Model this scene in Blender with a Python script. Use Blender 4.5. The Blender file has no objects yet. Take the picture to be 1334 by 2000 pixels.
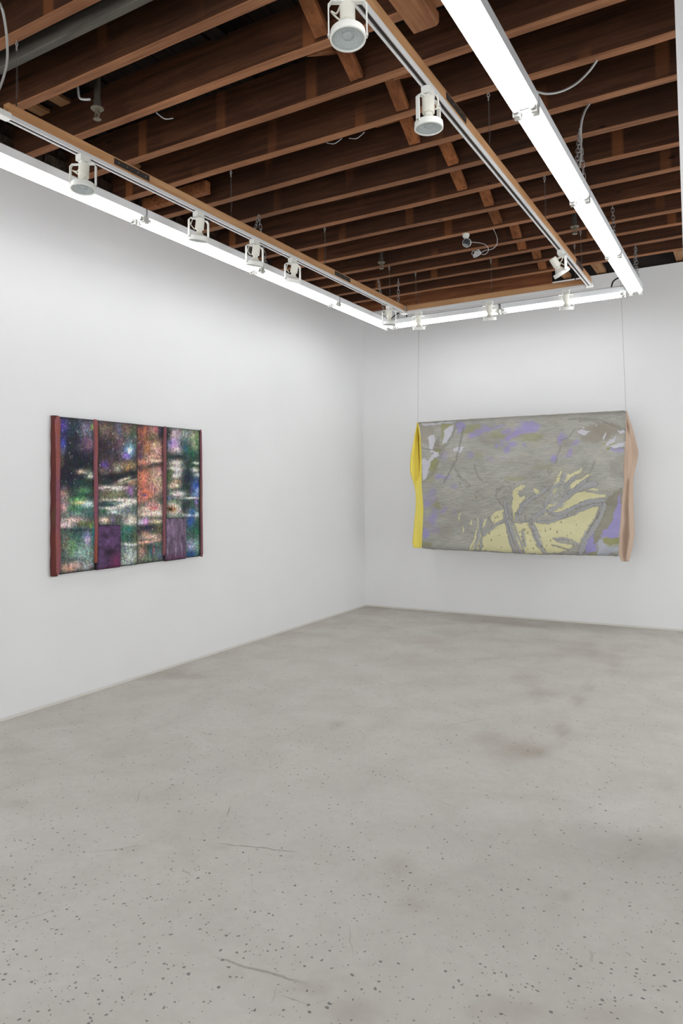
import bpy, bmesh, math, random
import numpy as np
from mathutils import Vector, Matrix

# ------------------------------------------------------------------ camera, world, exposure
SC = bpy.context.scene
COL = SC.collection
HC = 1.40                      # camera height; every other height below is given above the floor
F_, CX, CY = 1384.6, 667.0, 896.4
YAW, PIT, ROL = map(math.radians, (29.988, 2.447, -0.758))
fw = np.array([-math.sin(YAW)*math.cos(PIT), math.cos(YAW)*math.cos(PIT), math.sin(PIT)])
r0 = np.array([math.cos(YAW), math.sin(YAW), 0.0]); u0 = np.cross(r0, fw)
rt = math.cos(ROL)*r0 + math.sin(ROL)*u0
up = -math.sin(ROL)*r0 + math.cos(ROL)*u0
cd = bpy.data.cameras.new('camera'); cam = bpy.data.objects.new('camera', cd); COL.objects.link(cam)
cd.sensor_fit = 'HORIZONTAL'; cd.sensor_width = 36; cd.lens = F_/1334*36
cd.shift_y = -(1000-CY)/1334; cd.clip_start = .02; cd.clip_end = 100
cam.matrix_world = Matrix(((rt[0], up[0], -fw[0], 0), (rt[1], up[1], -fw[1], 0), (rt[2], up[2], -fw[2], HC), (0, 0, 0, 1)))
SC.camera = cam
w = bpy.data.worlds.new('world'); SC.world = w; w.use_nodes = True
w.node_tree.nodes['Background'].inputs[0].default_value = (.6, .7, .85, 1)
w.node_tree.nodes['Background'].inputs[1].default_value = .3
SC.view_settings.view_transform = 'Standard'; SC.view_settings.look = 'None'
SC.view_settings.gamma = 1; SC.view_settings.use_curve_mapping = False
SC.view_settings.exposure = 0.55
TUBE_STRENGTH = 9.6
REAR_FILL = 122.0
SIDELIGHT = 66.0

# added unseen fill light behind the camera, lifting the lower walls and floor
ad = bpy.data.lights.new('rear_fill', 'AREA'); ad.shape = 'RECTANGLE'; ad.size = 5.6; ad.size_y = 2.6
ad.energy = REAR_FILL; ad.color = (.95, .97, 1)
ao = bpy.data.objects.new('rear_fill', ad); COL.objects.link(ao)
ao.location = (-.9, -3.5, 1.5); ao.rotation_euler = (math.radians(90), 0, 0)

# added cool fill light, out of view on the right
sd_ = bpy.data.lights.new('side_fill', 'AREA'); sd_.shape = 'RECTANGLE'; sd_.size = 4.0; sd_.size_y = 2.6
sd_.energy = SIDELIGHT; sd_.color = (.93, .97, 1)
so_ = bpy.data.objects.new('side_fill', sd_); COL.objects.link(so_)
so_.location = (2.33, 5.4, 1.45); so_.rotation_euler = (math.radians(90), 0, math.radians(90))

def P(x, y, ax, val):
    """world point seen at photo pixel (x,y) on the plane axis=val"""
    d = rt*(x-CX)/F_ - up*(y-CY)/F_ + fw
    v = val-(HC if ax == 2 else 0)
    p = d*(v/d[ax]); return Vector((p[0], p[1], p[2]+HC))

# ------------------------------------------------------------------ helpers
rnd = random.Random(7)
def lin(c): return tuple(((v/255)/12.92 if v/255 <= .04045 else ((v/255+.055)/1.055)**2.4) for v in c)
class MB:
    def __init__(s): s.v = []; s.f = []
    def add(s, v, f):
        o = len(s.v); s.v += [tuple(p) for p in v]; s.f += [tuple(i+o for i in q) for q in f]; return s
    def box(s, a, b, M=None, cham=0):
        (x0, y0, z0), (x1, y1, z1) = a, b
        v = [Vector((x, y, z)) for z in (z0, z1) for y in (y0, y1) for x in (x0, x1)]
        if M is not None: v = [M @ p for p in v]
        return s.add(v, [(0, 2, 3, 1), (4, 5, 7, 6), (0, 1, 5, 4), (2, 6, 7, 3), (0, 4, 6, 2), (1, 3, 7, 5)])
    def tube(s, pts, r, n=8, cap=True, closed=False, rs=None):
        pts = [Vector(p) for p in pts]; N = len(pts); V = []; prev = None
        for i, p in enumerate(pts):
            if closed: t = pts[(i+1) % N]-pts[i-1]
            else: t = pts[min(i+1, N-1)]-pts[max(i-1, 0)]
            t.normalize()
            if prev is None:
                a = Vector((0, 0, 1)) if abs(t.z) < .9 else Vector((1, 0, 0))
                b = t.cross(a).normalized()
            else:
                b = (prev - t*prev.dot(t)); b = b.normalized() if b.length > 1e-6 else t.orthogonal().normalized()
            prev = b; c = t.cross(b); rr = rs[i] if rs else r
            V += [p + (b*math.cos(2*math.pi*k/n)+c*math.sin(2*math.pi*k/n))*rr for k in range(n)]
        Fs = []
        for i in range(N if closed else N-1):
            j = (i+1) % N
            for k in range(n):
                l = (k+1) % n; Fs.append((i*n+k, i*n+l, j*n+l, j*n+k))
        if cap and not closed:
            Fs.append(tuple(range(n))[::-1]); Fs.append(tuple((N-1)*n+k for k in range(n)))
        return s.add(V, Fs)
    def lathe(s, prof, M=None, n=28):
        """prof: (r,z) pairs around local z"""
        V = []
        for r, z in prof:
            V += [Vector((max(r, 1e-5)*math.cos(2*math.pi*k/n), max(r, 1e-5)*math.sin(2*math.pi*k/n), z)) for k in range(n)]
        if M is not None: V = [M @ p for p in V]
        Fs = []
        for i in range(len(prof)-1):
            for k in range(n):
                l = (k+1) % n; Fs.append((i*n+k, i*n+l, (i+1)*n+l, (i+1)*n+k))
        return s.add(V, Fs)
    def mesh(s, name, mat=None, smooth=False):
        me = bpy.data.meshes.new(name); me.from_pydata(s.v, [], s.f)
        bm = bmesh.new(); bm.from_mesh(me); bmesh.ops.recalc_face_normals(bm, faces=bm.faces); bm.to_mesh(me); bm.free()
        if mat: me.materials.append(mat)
        if smooth:
            me.polygons.foreach_set('use_smooth', [True]*len(me.polygons))
            me.set_sharp_from_angle(angle=math.radians(40))
        return me
    def build(s, name, mat=None, parent=None, smooth=False, bevel=0):
        return link(name, s.mesh(name, mat, smooth), parent, bevel)
def link(name, me, parent=None, bevel=0):
    o = bpy.data.objects.new(name, me); COL.objects.link(o)
    if parent: o.parent = parent
    if bevel:
        b = o.modifiers.new('bevel', 'BEVEL'); b.width = bevel; b.segments = 2; b.limit_method = 'ANGLE'
    return o
def empty(name, loc=(0, 0, 0), rz=0):
    o = bpy.data.objects.new(name, None); COL.objects.link(o); o.location = loc; o.rotation_euler = (0, 0, rz)
    o.empty_display_size = .05; return o
def tag(o, label, cat, group=None):
    o['label'] = label; o['category'] = cat
    if group: o['group'] = group
    return o
def struct(o): o['kind'] = 'structure'; return o

# ------------------------------------------------------------------ node helpers
def mat(name, rough=.5, color=None, metal=0, spec=.5):
    m = bpy.data.materials.new(name); m.use_nodes = True
    b = m.node_tree.nodes['Principled BSDF']
    b.inputs['Roughness'].default_value = rough; b.inputs['Metallic'].default_value = metal
    b.inputs['Specular IOR Level'].default_value = spec
    if color: b.inputs['Base Color'].default_value = (*lin(color), 1)
    return m
class NT:
    def __init__(s, m): s.m = m; s.t = m.node_tree; s.n = s.t.nodes; s.l = s.t.links; s.b = s.n['Principled BSDF']
    def node(s, t, ins=None, **kw):
        n = s.n.new(t)
        for k, v in kw.items(): setattr(n, k, v)
        for k, v in (ins or {}).items():
            if hasattr(v, 'is_output') or isinstance(v, bpy.types.NodeSocket): s.l.new(v, n.inputs[k])
            else: n.inputs[k].default_value = v
        return n
    def coord(s, kind='Object'): return s.node('ShaderNodeTexCoord').outputs[kind]
    def mapping(s, v, scale=(1, 1, 1), rot=(0, 0, 0), loc=(0, 0, 0)):
        return s.node('ShaderNodeMapping', {'Vector': v, 'Scale': scale, 'Rotation': rot, 'Location': loc}).outputs[0]
    def noise(s, v, scale, detail=4, rough=.55, dist=0):
        return s.node('ShaderNodeTexNoise', {'Vector': v, 'Scale': scale, 'Detail': detail, 'Roughness': rough, 'Distortion': dist}).outputs['Fac']
    def voro(s, v, scale, feature='F1', rand=1):
        return s.node('ShaderNodeTexVoronoi', {'Vector': v, 'Scale': scale, 'Randomness': rand}, feature=feature)
    def ramp(s, f, stops):
        n = s.node('ShaderNodeValToRGB', {'Fac': f}); e = n.color_ramp.elements
        while len(e) < len(stops): e.new(.5)
        for el, (p, c) in zip(e, stops):
            el.position = p; el.color = (*c, 1) if len(c) == 3 else c
        return n.outputs['Color']
    def rng(s, f, a, b, c=0, d=1):
        return s.node('ShaderNodeMapRange', {'Value': f, 'From Min': a, 'From Max': b, 'To Min': c, 'To Max': d}).outputs[0]
    def math(s, op, a, b=0, c=0):
        n = s.node('ShaderNodeMath', operation=op)
        for i, v in enumerate((a, b, c)):
            if isinstance(v, bpy.types.NodeSocket): s.l.new(v, n.inputs[i])
            else: n.inputs[i].default_value = v
        return n.outputs[0]
    def mix(s, f, a, b, mode='MIX'):
        n = s.node('ShaderNodeMix', data_type='RGBA', blend_type=mode)
        for i, v in ((0, f), (6, a), (7, b)):
            if isinstance(v, bpy.types.NodeSocket): s.l.new(v, n.inputs[i])
            else: n.inputs[i].default_value = v if i == 0 else (*v, 1) if len(v) == 3 else v
        return n.outputs[2]
    def attr(s, name): return s.node('ShaderNodeAttribute', attribute_name=name)
    def bump(s, h, strength=.3, dist=.01, normal=None):
        i = {'Height': h, 'Strength': strength, 'Distance': dist}
        if normal is not None: i['Normal'] = normal
        return s.node('ShaderNodeBump', i).outputs[0]
    def out(s, color=None, rough=None, normal=None):
        if color is not None: s.l.new(color, s.b.inputs['Base Color'])
        if rough is not None: s.l.new(rough, s.b.inputs['Roughness'])
        if normal is not None: s.l.new(normal, s.b.inputs['Normal'])

# ------------------------------------------------------------------ materials
def m_wall():
    m = mat('painted_plaster', .7, spec=.3); t = NT(m); c = t.coord()
    n = t.noise(c, .8, 3); n2 = t.noise(c, 60, 3)
    t.out(t.mix(t.rng(n, .3, .7), lin((228, 228, 228)), lin((233, 233, 233))), None, t.bump(t.math('ADD', n2, t.math('MULTIPLY', n, 3)), .12, .004))
    return m
M_WALL = m_wall()
def m_joist(name='old_joist_wood', a=(96, 50, 24), b=(140, 82, 46), c_=(62, 30, 15), axis=0, rough=.75, marks=False):
    m = mat(name, rough, spec=.25); t = NT(m); c = t.coord()
    rn = t.node('ShaderNodeObjectInfo').outputs['Random']
    off = t.node('ShaderNodeCombineXYZ', {'X': t.math('MULTIPLY', rn, 37), 'Y': t.math('MULTIPLY', rn, 11), 'Z': t.math('MULTIPLY', rn, 5)}).outputs[0]
    v = t.node('ShaderNodeVectorMath', {0: c, 1: off}, operation='ADD').outputs[0]
    sc = [14, 14, 14]; sc[axis] = .9
    g = t.noise(t.mapping(v, tuple(sc)), 2.2, 6, .6, .35)
    sc2 = [70, 70, 70]; sc2[axis] = 2.0
    fine = t.noise(t.mapping(v, tuple(sc2)), 2, 4, .6)
    big = t.noise(v, 1.3, 4, .6)
    col = t.ramp(g, [(.28, lin(c_)), (.45, lin(a)), (.62, lin(b)), (.8, lin(a))])
    col = t.mix(t.rng(big, .35, .75, 0, .75), col, lin(c_))
    col = t.mix(t.rng(fine, .3, .7, .0, .35), col, lin(c_))
    if marks:      # paler ghosts left by blocks once nailed to the joist sides
        xx = t.node('ShaderNodeSeparateXYZ', {'Vector': v}).outputs[0]
        fr = t.math('FRACT', t.math('MULTIPLY', xx, 1.55))
        mk = t.math('MULTIPLY', t.rng(fr, .02, .04), t.rng(fr, .15, .12)); mk = t.math('MULTIPLY', mk, t.rng(t.noise(v, 1.1, 2), .48, .6, 0, .6))
        col = t.mix(mk, col, lin((150, 92, 52)))
    kn = t.voro(t.mapping(v, (1.6, 5, 5) if axis == 0 else (5, 1.6, 5)), 1.3).outputs['Distance']
    col = t.mix(t.rng(kn, .07, .035), col, lin((30, 14, 8)))
    col = t.mix(1, col, t.ramp(rn, [(0, (.8, .8, .8)), (1, (1.1, 1.06, 1))]), 'MULTIPLY')
    t.out(col, None, t.bump(t.math('ADD', g, fine), .35, .004))
    return m
M_JOIST = m_joist('dark_joist_side', (78, 47, 29), (97, 61, 39), (50, 30, 19), marks=True)
M_JOISTX = m_joist('rim_board_wood', (128, 78, 48), (150, 98, 64), (84, 48, 28))
M_JBOT = m_joist('pale_joist_underside', (150, 104, 74), (172, 122, 88), (110, 72, 48))
M_JOISTY = m_joist('bridging_wood', (142, 88, 50), (172, 112, 68), (92, 52, 28), 1)
M_BEIGE = m_joist('fresh_pine_batten', (190, 146, 104), (206, 165, 124), (160, 116, 78), 1, .6)
M_BEIGEX = m_joist('fresh_pine_batten_across', (190, 146, 104), (206, 165, 124), (160, 116, 78), 0, .6)
M_BLOCK = m_joist('pale_block_wood', (165, 122, 84), (190, 150, 108), (120, 80, 52), 1, .7)
M_PLANK = m_joist('hung_plank_wood', (150, 100, 66), (176, 126, 88), (96, 58, 36), 1, .65)
M_GREYW = m_joist('grey_painted_beam', (100, 97, 90), (116, 112, 104), (74, 70, 64), 0, .7)
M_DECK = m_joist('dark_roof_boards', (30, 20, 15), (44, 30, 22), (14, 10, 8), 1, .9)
def m_brick():
    m = mat('sooty_masonry', .95, spec=.1); t = NT(m); c = t.coord(); n = t.noise(c, 18, 6, .7); k = t.noise(c, 3, 3)
    rn = t.node('ShaderNodeObjectInfo').outputs['Random']
    col = t.mix(t.rng(n, .35, .7), lin((34, 27, 24)), t.ramp(rn, [(0, lin((88, 70, 58))), (.5, lin((70, 48, 38))), (1, lin((104, 92, 80)))]))
    t.out(col, None, t.bump(n, .9, .02)); return m
M_BRICK = m_brick()
M_MORTAR = mat('dark_mortar', .95, (48, 42, 38))
M_WHITE = mat('white_enamel', .42, (226, 226, 220))
M_WHITE2 = mat('warm_white_enamel', .4, (226, 224, 212))
M_ALU = mat('white_track_metal', .4, (214, 214, 214))
M_SLOT = mat('dark_track_slot', .5, (44, 42, 40))
M_COPPER = mat('slot_conductor', .4, (120, 110, 104), .6)
M_STEEL = mat('galvanised_steel', .42, (164, 163, 160), .45)
M_WIRE = mat('steel_wire', .45, (120, 118, 116), .6)
M_PLATE = mat('dark_mending_plate', .5, (66, 60, 56), .5)
M_BLACK = mat('black_rubber', .6, (26, 26, 27))
M_PIPE = mat('black_iron_pipe', .6, (36, 38, 42), .3)
M_PIPEOLD = mat('dusty_iron_pipe', .7, (62, 55, 48), .2)
M_CABLE = mat('white_plastic_cable', .5, (214, 214, 216))
M_BRASS = mat('dusty_sprinkler_metal', .5, (122, 114, 98), .5)
M_LENS = mat('camera_face_glass', .12, (22, 26, 34))
M_CHAN = mat('fixture_white_enamel', .35, (222, 224, 226))
def m_bulb():
    m = mat('reflector_lamp_lens', .25, (178, 186, 186)); t = NT(m); c = t.coord()
    v = t.voro(c, 160).outputs['Distance']; t.out(None, None, t.bump(v, .5, .004)); return m
M_BULB = m_bulb()
M_TUBE = bpy.data.materials.new('lit_fluorescent_glass'); M_TUBE.use_nodes = True
_t = M_TUBE.node_tree; _t.nodes.clear()
_e = _t.nodes.new('ShaderNodeEmission'); _e.inputs[0].default_value = (.975, .985, 1, 1); _e.inputs[1].default_value = TUBE_STRENGTH
_o = _t.nodes.new('ShaderNodeOutputMaterial'); _t.links.new(_e.outputs[0], _o.inputs[0])
M_SOCK = mat('clear_plastic_lampholder', .3, (186, 184, 178))

# ------------------------------------------------------------------ structure : floor
X0, YB = -4.047, 7.553
XR, YF = 2.4, -3.6
ZW = 3.563                      # top of the plaster
ZJ = 3.57                       # underside of the joists
ZD = 4.02                       # underside of the roof deck
def fpx(x, y): p = P(x, y, 2, 0); return p.x, p.y
def m_floor():
    m = mat('worn_concrete', .5, spec=.4); t = NT(m); c = t.coord()
    at = t.attr('mask'); sep = t.node('ShaderNodeSeparateColor', {'Color': at.outputs['Color']})
    R, G, B = sep.outputs
    n1 = t.noise(c, .55, 5, .6, .3); n2 = t.noise(c, 2.7, 6, .65, .4); n3 = t.noise(c, 22, 5, .7); n4 = t.noise(c, 160, 3, .6)
    col = t.mix(t.rng(n1, .3, .7), lin((209, 204, 195)), lin((212, 209, 202)))
    col = t.mix(t.rng(n2, .42, .66, 0, .42), col, lin((190, 184, 175)))
    col = t.mix(t.rng(n3, .35, .75, 0, .3), col, lin((184, 178, 170)))
    # wear stains, and a browner tone along the walls and towards the back
    rm = t.math('MULTIPLY', R, t.rng(n2, .25, .65, .55, 1.15))
    col = t.mix(rm, col, lin((158, 146, 128)))
    col = t.mix(t.math('MULTIPLY', B, .6), col, lin((222, 222, 219)))
    # fine scattered grit
    v = t.voro(c, 95); rc = t.node('ShaderNodeSeparateColor', {'Color': v.outputs['Color']})
    grit = t.math('MULTIPLY', t.rng(v.outputs['Distance'], .3, .16), t.math('GREATER_THAN', rc.outputs[0], .9))
    col = t.mix(t.math('MULTIPLY', grit, .6), col, lin((110, 104, 98)))
    # exposed aggregate, larger stones where the top coat has worn
    wob = t.node('ShaderNodeTexNoise', {'Vector': c, 'Scale': 70.0, 'Detail': 2}).outputs['Color']
    wv = t.node('ShaderNodeVectorMath', {0: wob}, operation='SCALE'); wv.inputs['Scale'].default_value = .016
    cv = t.node('ShaderNodeVectorMath', {0: c, 1: wv.outputs[0]}, operation='ADD').outputs[0]
    v2 = t.voro(cv, 62); r2 = t.node('ShaderNodeSeparateColor', {'Color': v2.outputs['Color']})
    thr = t.math('SUBTRACT', 1.0, t.math('MULTIPLY', t.math('MULTIPLY', G, t.rng(n2, .35, .65, .4, 1.5)), .62))
    size = t.rng(r2.outputs[1], 0, 1, .09, .34)
    st = t.math('MULTIPLY', t.math('LESS_THAN', v2.outputs['Distance'], size), t.math('GREATER_THAN', r2.outputs[0], thr))
    stc = t.ramp(r2.outputs[2], [(0, lin((84, 88, 92))), (.5, lin((104, 104, 104))), (.78, lin((122, 108, 94))), (.93, lin((196, 190, 182))), (1, lin((140, 100, 80)))])
    col = t.mix(t.math('MULTIPLY', st, .8), col, stc)
    # cracks: wobbling distance to a few segments
    cr = None
    wv2 = t.node('ShaderNodeVectorMath', {0: t.node('ShaderNodeTexNoise', {'Vector': c, 'Scale': 9.0, 'Detail': 5}).outputs['Color']}, operation='SCALE'); wv2.inputs['Scale'].default_value = .05
    pc = t.node('ShaderNodeVectorMath', {0: c, 1: wv2.outputs[0]}, operation='ADD').outputs[0]
    sx = t.node('ShaderNodeSeparateXYZ', {'Vector': pc})
    segs = [((415, 1646), (590, 1664), .0022, .8), ((412, 1868), (605, 1924), .003, .6), ((300, 1648), (160, 1668), .0015, .5),
            ((545, 1925), (528, 1962), .0016, .7), ((548, 1940), (605, 1962), .0016, .7), ((450, 1572), (443, 1597), .002, .8),
            ((1153, 1853), (1156, 1882), .0035, 1), ((855, 1563), (900, 1580), .0015, .4), ((0, 1815), (130, 1765), .002, .3),
            ((860, 1420), (985, 1396), .002, .35), ((275, 1540), (262, 1575), .0015, .5), ((680, 1800), (690, 1870), .0012, .4)]
    for a, b, wd, st_ in segs:
        (ax, ay), (bx, by) = fpx(*a), fpx(*b); ax += .025; bx += .025; ay += .025; by += .025
        L = math.hypot(bx-ax, by-ay); dx, dy = (bx-ax)/L, (by-ay)/L
        qx = t.math('SUBTRACT', sx.outputs[0], ax); qy = t.math('SUBTRACT', sx.outputs[1], ay)
        al = t.math('ADD', t.math('MULTIPLY', qx, dx), t.math('MULTIPLY', qy, dy))
        pe = t.math('ABSOLUTE', t.math('SUBTRACT', t.math('MULTIPLY', qx, dy), t.math('MULTIPLY', qy, dx)))
        inside = t.math('MULTIPLY', t.rng(al, 0, .06), t.rng(al, L, L-.06))
        s_ = t.math('MULTIPLY', t.math('MULTIPLY', t.rng(pe, wd*2.2, wd*.6), inside), st_)
        cr = s_ if cr is None else t.math('MAXIMUM', cr, s_)
    col = t.mix(t.math('MULTIPLY', cr, .65), col, lin((96, 84, 70)))
    h = t.math('ADD', t.math('MULTIPLY', n3, .5), t.math('MULTIPLY', cr, -1.5))
    t.out(col, t.rng(n2, .3, .7, .42, .62), t.bump(h, .25, .004))
    return m
def floor():
    st = .04; nx = int((XR-X0)/st)+1; ny = int((YB-YF)/st)+1
    xs = np.linspace(X0-.15, XR+.15, nx); ys = np.linspace(YF-.15, YB+.15, ny)
    Xg, Yg = np.meshgrid(xs, ys)
    R = np.zeros_like(Xg); G = np.full_like(Xg, .14); B = np.zeros_like(Xg)
    def blob(px, py, rx, ry, a, T, ang=0):
        """rx, ry: half sizes in photo pixels at that spot, turned into metres on the floor"""
        cx, cy = fpx(px, py); e1 = np.array(fpx(px+rx, py))-(cx, cy); e2 = np.array(fpx(px, py-ry))-(cx, cy)
        A = np.linalg.inv(np.array([e1, e2]).T); q = A @ np.array([(Xg-cx).ravel(), (Yg-cy).ravel()])
        c_, s_ = math.cos(ang), math.sin(ang); q = np.array([c_*q[0]+s_*q[1], -s_*q[0]+c_*q[1]])
        d = (q**2).sum(0).reshape(Xg.shape); T += a*np.exp(-d*1.1)
    for b in [(1005, 1462, 50, 20, .55), (950, 1442, 32, 12, .4), (1048, 1470, 26, 12, .45), (1130, 1370, 12, 14, .5), (1098, 1430, 12, 22, .42), (1150, 1340, 9, 14, .3),
              (1030, 1322, 34, 8, .4), (1055, 1355, 40, 6, .35), (1115, 1275, 40, 10, .35), (1155, 1268, 20, 12, .3), (1200, 1290, 12, 24, .22),
              (845, 1250, 26, 8, .3), (780, 1300, 40, 14, .18), (950, 1215, 70, 5, .3), (1060, 1222, 80, 5, .3),
              (775, 1690, 32, 22, .4), (805, 1765, 28, 16, .35), (1102, 1748, 16, 10, .5), (1250, 1660, 50, 30, .25), (1310, 1530, 40, 14, .2),
              (690, 1975, 60, 30, .45), (600, 1930, 50, 14, .35), (990, 1970, 70, 26, .45), (1180, 1985, 80, 20, .3), (445, 1905, 30, 16, .2),
              (680, 1915, 20, 8, .4), (430, 1655, 16, 8, .35), (255, 1660, 20, 8, .3), (30, 1570, 26, 10, .3), (300, 1315, 60, 10, .25), (370, 1320, 40, 6, .25),
              (100, 1400, 110, 16, .22), (30, 1470, 60, 20, .2), (250, 1480, 80, 40, .12), (860, 1420, 60, 8, .18), (660, 1415, 14, 8, .35), (520, 1420, 40, 30, .08)]:
        blob(*b, R)
    for b in [(1030, 1945, 90, 26, .9), (960, 1915, 60, 22, .5), (1150, 1960, 80, 30, .55), (1300, 1960, 60, 50, .5), (560, 1850, 120, 30, .35), (560, 1800, 80, 30, .3),
              (820, 1900, 120, 60, .22), (370, 1430, 40, 14, .45), (640, 1440, 60, 14, .3), (560, 1500, 60, 20, .28), (660, 1490, 70, 30, .2), (850, 1450, 60, 16, .3),
              (1180, 1580, 60, 16, .5), (1240, 1800, 120, 60, .35), (700, 1670, 80, 20, .22), (230, 1660, 80, 20, .3), (300, 1740, 120, 40, .25), (90, 1930, 120, 60, .35), (330, 1960, 120, 50, .3), (1280, 1720, 60, 20, .35)]:
        blob(*b, G)
    for b in [(960, 1585, 60, 18, .5), (1190, 1590, 70, 40, .4), (560, 1600, 120, 50, .35), (420, 1520, 100, 30, .2), (780, 1560, 80, 40, .2), (870, 1640, 120, 40, .2), (60, 1640, 120, 40, .2)]:
        blob(*b, B)
    G += .55*np.clip((2.6-Yg)/2, 0, .5)
    R += .25*np.exp(-(np.abs(Xg-X0))/.35)+.22*np.exp(-(np.abs(Yg-YB))/.3)+.13*np.clip((Yg-4.2)/2.5, 0, 1)  # browner along the left and back walls and over the far half
    nv = nx*ny; me = bpy.data.meshes.new('floor')
    V = np.zeros((nv, 3)); V[:, 0] = Xg.ravel(); V[:, 1] = Yg.ravel()
    i = (np.arange(ny-1)[:, None]*nx+np.arange(nx-1)[None]).ravel()
    me.from_pydata(V.tolist(), [], np.stack([i, i+1, i+nx+1, i+nx], 1).tolist())
    a = me.color_attributes.new('mask', 'FLOAT_COLOR', 'POINT')
    C = np.ones((nv, 4)); C[:, 0] = np.clip(R, 0, 1).ravel(); C[:, 1] = np.clip(G, 0, 1).ravel(); C[:, 2] = np.clip(B, 0, 1).ravel()
    a.data.foreach_set('color', C.ravel()); me.materials.append(m_floor())
    struct(link('floor', me))
floor()

# ------------------------------------------------------------------ structure : walls
def wallbox(name, a, b, m=M_WALL): return struct(MB().box(a, b).build(name, m))
wl = wallbox('wall_left', (X0-.14, YF, 0), (X0, YB+.14, ZW))
wb = wallbox('wall_back', (X0, YB, 0), (XR, YB+.14, ZW))
wallbox('wall_right', (XR, YF, 0), (XR+.14, YB+.14, ZD))
wallbox('wall_front', (X0-.14, YF-.14, 0), (XR+.14, YF, ZD))
p_ = P(1325, 225, 1, 3.05)
pm = MB().box((p_.x, 3.05, 0), (p_.x+.5, 3.2, ZJ)).build('wall_partition', M_WALL); struct(pm)
tr = mat('dusty_wall_foot', .8, (216, 213, 206))
struct(MB().box((X0, YF, 0), (X0+.006, YB, .016)).build('baseboard_left', tr))
struct(MB().box((X0, YB-.006, 0), (XR, YB, .018)).build('baseboard_back', tr))
# soot-dark masonry above the plaster, brick by brick where it can be seen between the joists
mas = struct(MB().box((X0-.30, YF, ZW-.01), (X0-.06, YB+.3, ZD+.02)).build('wall_masonry', M_MORTAR))
bme = []
for k in range(4):
    b = MB(); L, H, D = .098, .031, .05
    v = []
    for z in (-H, H):
        for y in (-L, L):
            for x in (-D, D): v.append((x+rnd.uniform(-.006, .004), y+rnd.uniform(-.007, .007), z+rnd.uniform(-.005, .004)))
    b.add(v, [(0, 2, 3, 1), (4, 5, 7, 6), (0, 1, 5, 4), (2, 6, 7, 3), (0, 4, 6, 2), (1, 3, 7, 5)])
    bme.append(b.mesh('brick', M_BRICK))
for row in range(6):
    for k in range(30):
        y = 1.6+k*.211+(row % 2)*.105
        if y > YB: continue
        o = link('brick', bme[rnd.randrange(4)], mas)
        o.location = (X0-.07+rnd.uniform(-.018, .012), y, ZW+.035+row*.073)
        o.rotation_euler = (rnd.uniform(-.03, .03), rnd.uniform(-.05, .05), rnd.uniform(-.05, .05))
struct(MB().box((X0, YB+.06, ZW), (XR, YB+.3, ZD)).build('wall_back_upper', M_MORTAR))

# ------------------------------------------------------------------ structure : ceiling with joists
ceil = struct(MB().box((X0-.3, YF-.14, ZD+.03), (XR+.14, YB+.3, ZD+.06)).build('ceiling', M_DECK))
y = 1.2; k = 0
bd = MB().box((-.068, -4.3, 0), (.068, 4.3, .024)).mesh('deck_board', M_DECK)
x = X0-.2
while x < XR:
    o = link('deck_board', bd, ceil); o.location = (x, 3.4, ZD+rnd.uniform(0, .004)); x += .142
JY = [0.49, 0.89, 1.30, 1.69, 2.118, 2.516, 2.925, 3.327, 3.7326, 4.139, 4.539, 4.959, 5.352, 5.754, 6.175, 6.496, 6.837, 7.204]   # far edges
JT = [.062]*len(JY)
def wavy_beam(x0, x1, y0, y1, z0, z1, n=26, amp=.0035, sd=0):
    r = random.Random(sd); V = []; Fs = []
    w1, w2, p1, p2 = r.uniform(.7, 1.6), r.uniform(2, 4), r.uniform(0, 6), r.uniform(0, 6)
    for i in range(n+1):
        x = x0+(x1-x0)*i/n; s = amp*(math.sin(w1*x+p1)+.5*math.sin(w2*x+p2)); q = amp*math.sin(w2*x+p1)*.6+r.uniform(-.0012, .0012)
        c = .005
        V += [(x, y0+s, z1), (x, y0+s, z0+c+q), (x, y0+c+s, z0+q), (x, y1-c+s, z0+q+r.uniform(-.001, .001)), (x, y1+s, z0+c+q), (x, y1+s, z1)]
    for i in range(n):
        for k in range(6):
            l = (k+1) % 6; Fs.append((i*6+k, i*6+l, i*6+6+l, i*6+6+k))
    Fs.append(tuple(range(6))[::-1]); Fs.append(tuple(n*6+k for k in range(6)))
    return MB().add(V, Fs)
JH = .235
for i, yf in enumerate(JY):
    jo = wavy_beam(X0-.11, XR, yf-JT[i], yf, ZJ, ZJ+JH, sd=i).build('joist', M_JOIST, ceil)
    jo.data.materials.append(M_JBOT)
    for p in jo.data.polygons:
        if p.normal.z < -.4: p.material_index = 1       # undersides take the paler wood, sides keep the darker one
g = wavy_beam(X0-.11, XR, 2.196, 2.24, ZJ, ZJ+.16, amp=.001, sd=99).build('grey_beam', M_GREYW, ceil); g['label'] = 'grey-painted narrow beam beside a brown joist'
# upper purlins running across above the joists
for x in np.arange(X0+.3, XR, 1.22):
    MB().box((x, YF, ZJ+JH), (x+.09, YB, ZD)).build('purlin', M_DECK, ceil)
wavy_beam(X0+.01, -1.745, 7.47, 7.515, ZJ-.042, ZJ+.25, sd=55).build('rim_board', M_JOISTX, ceil)
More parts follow.
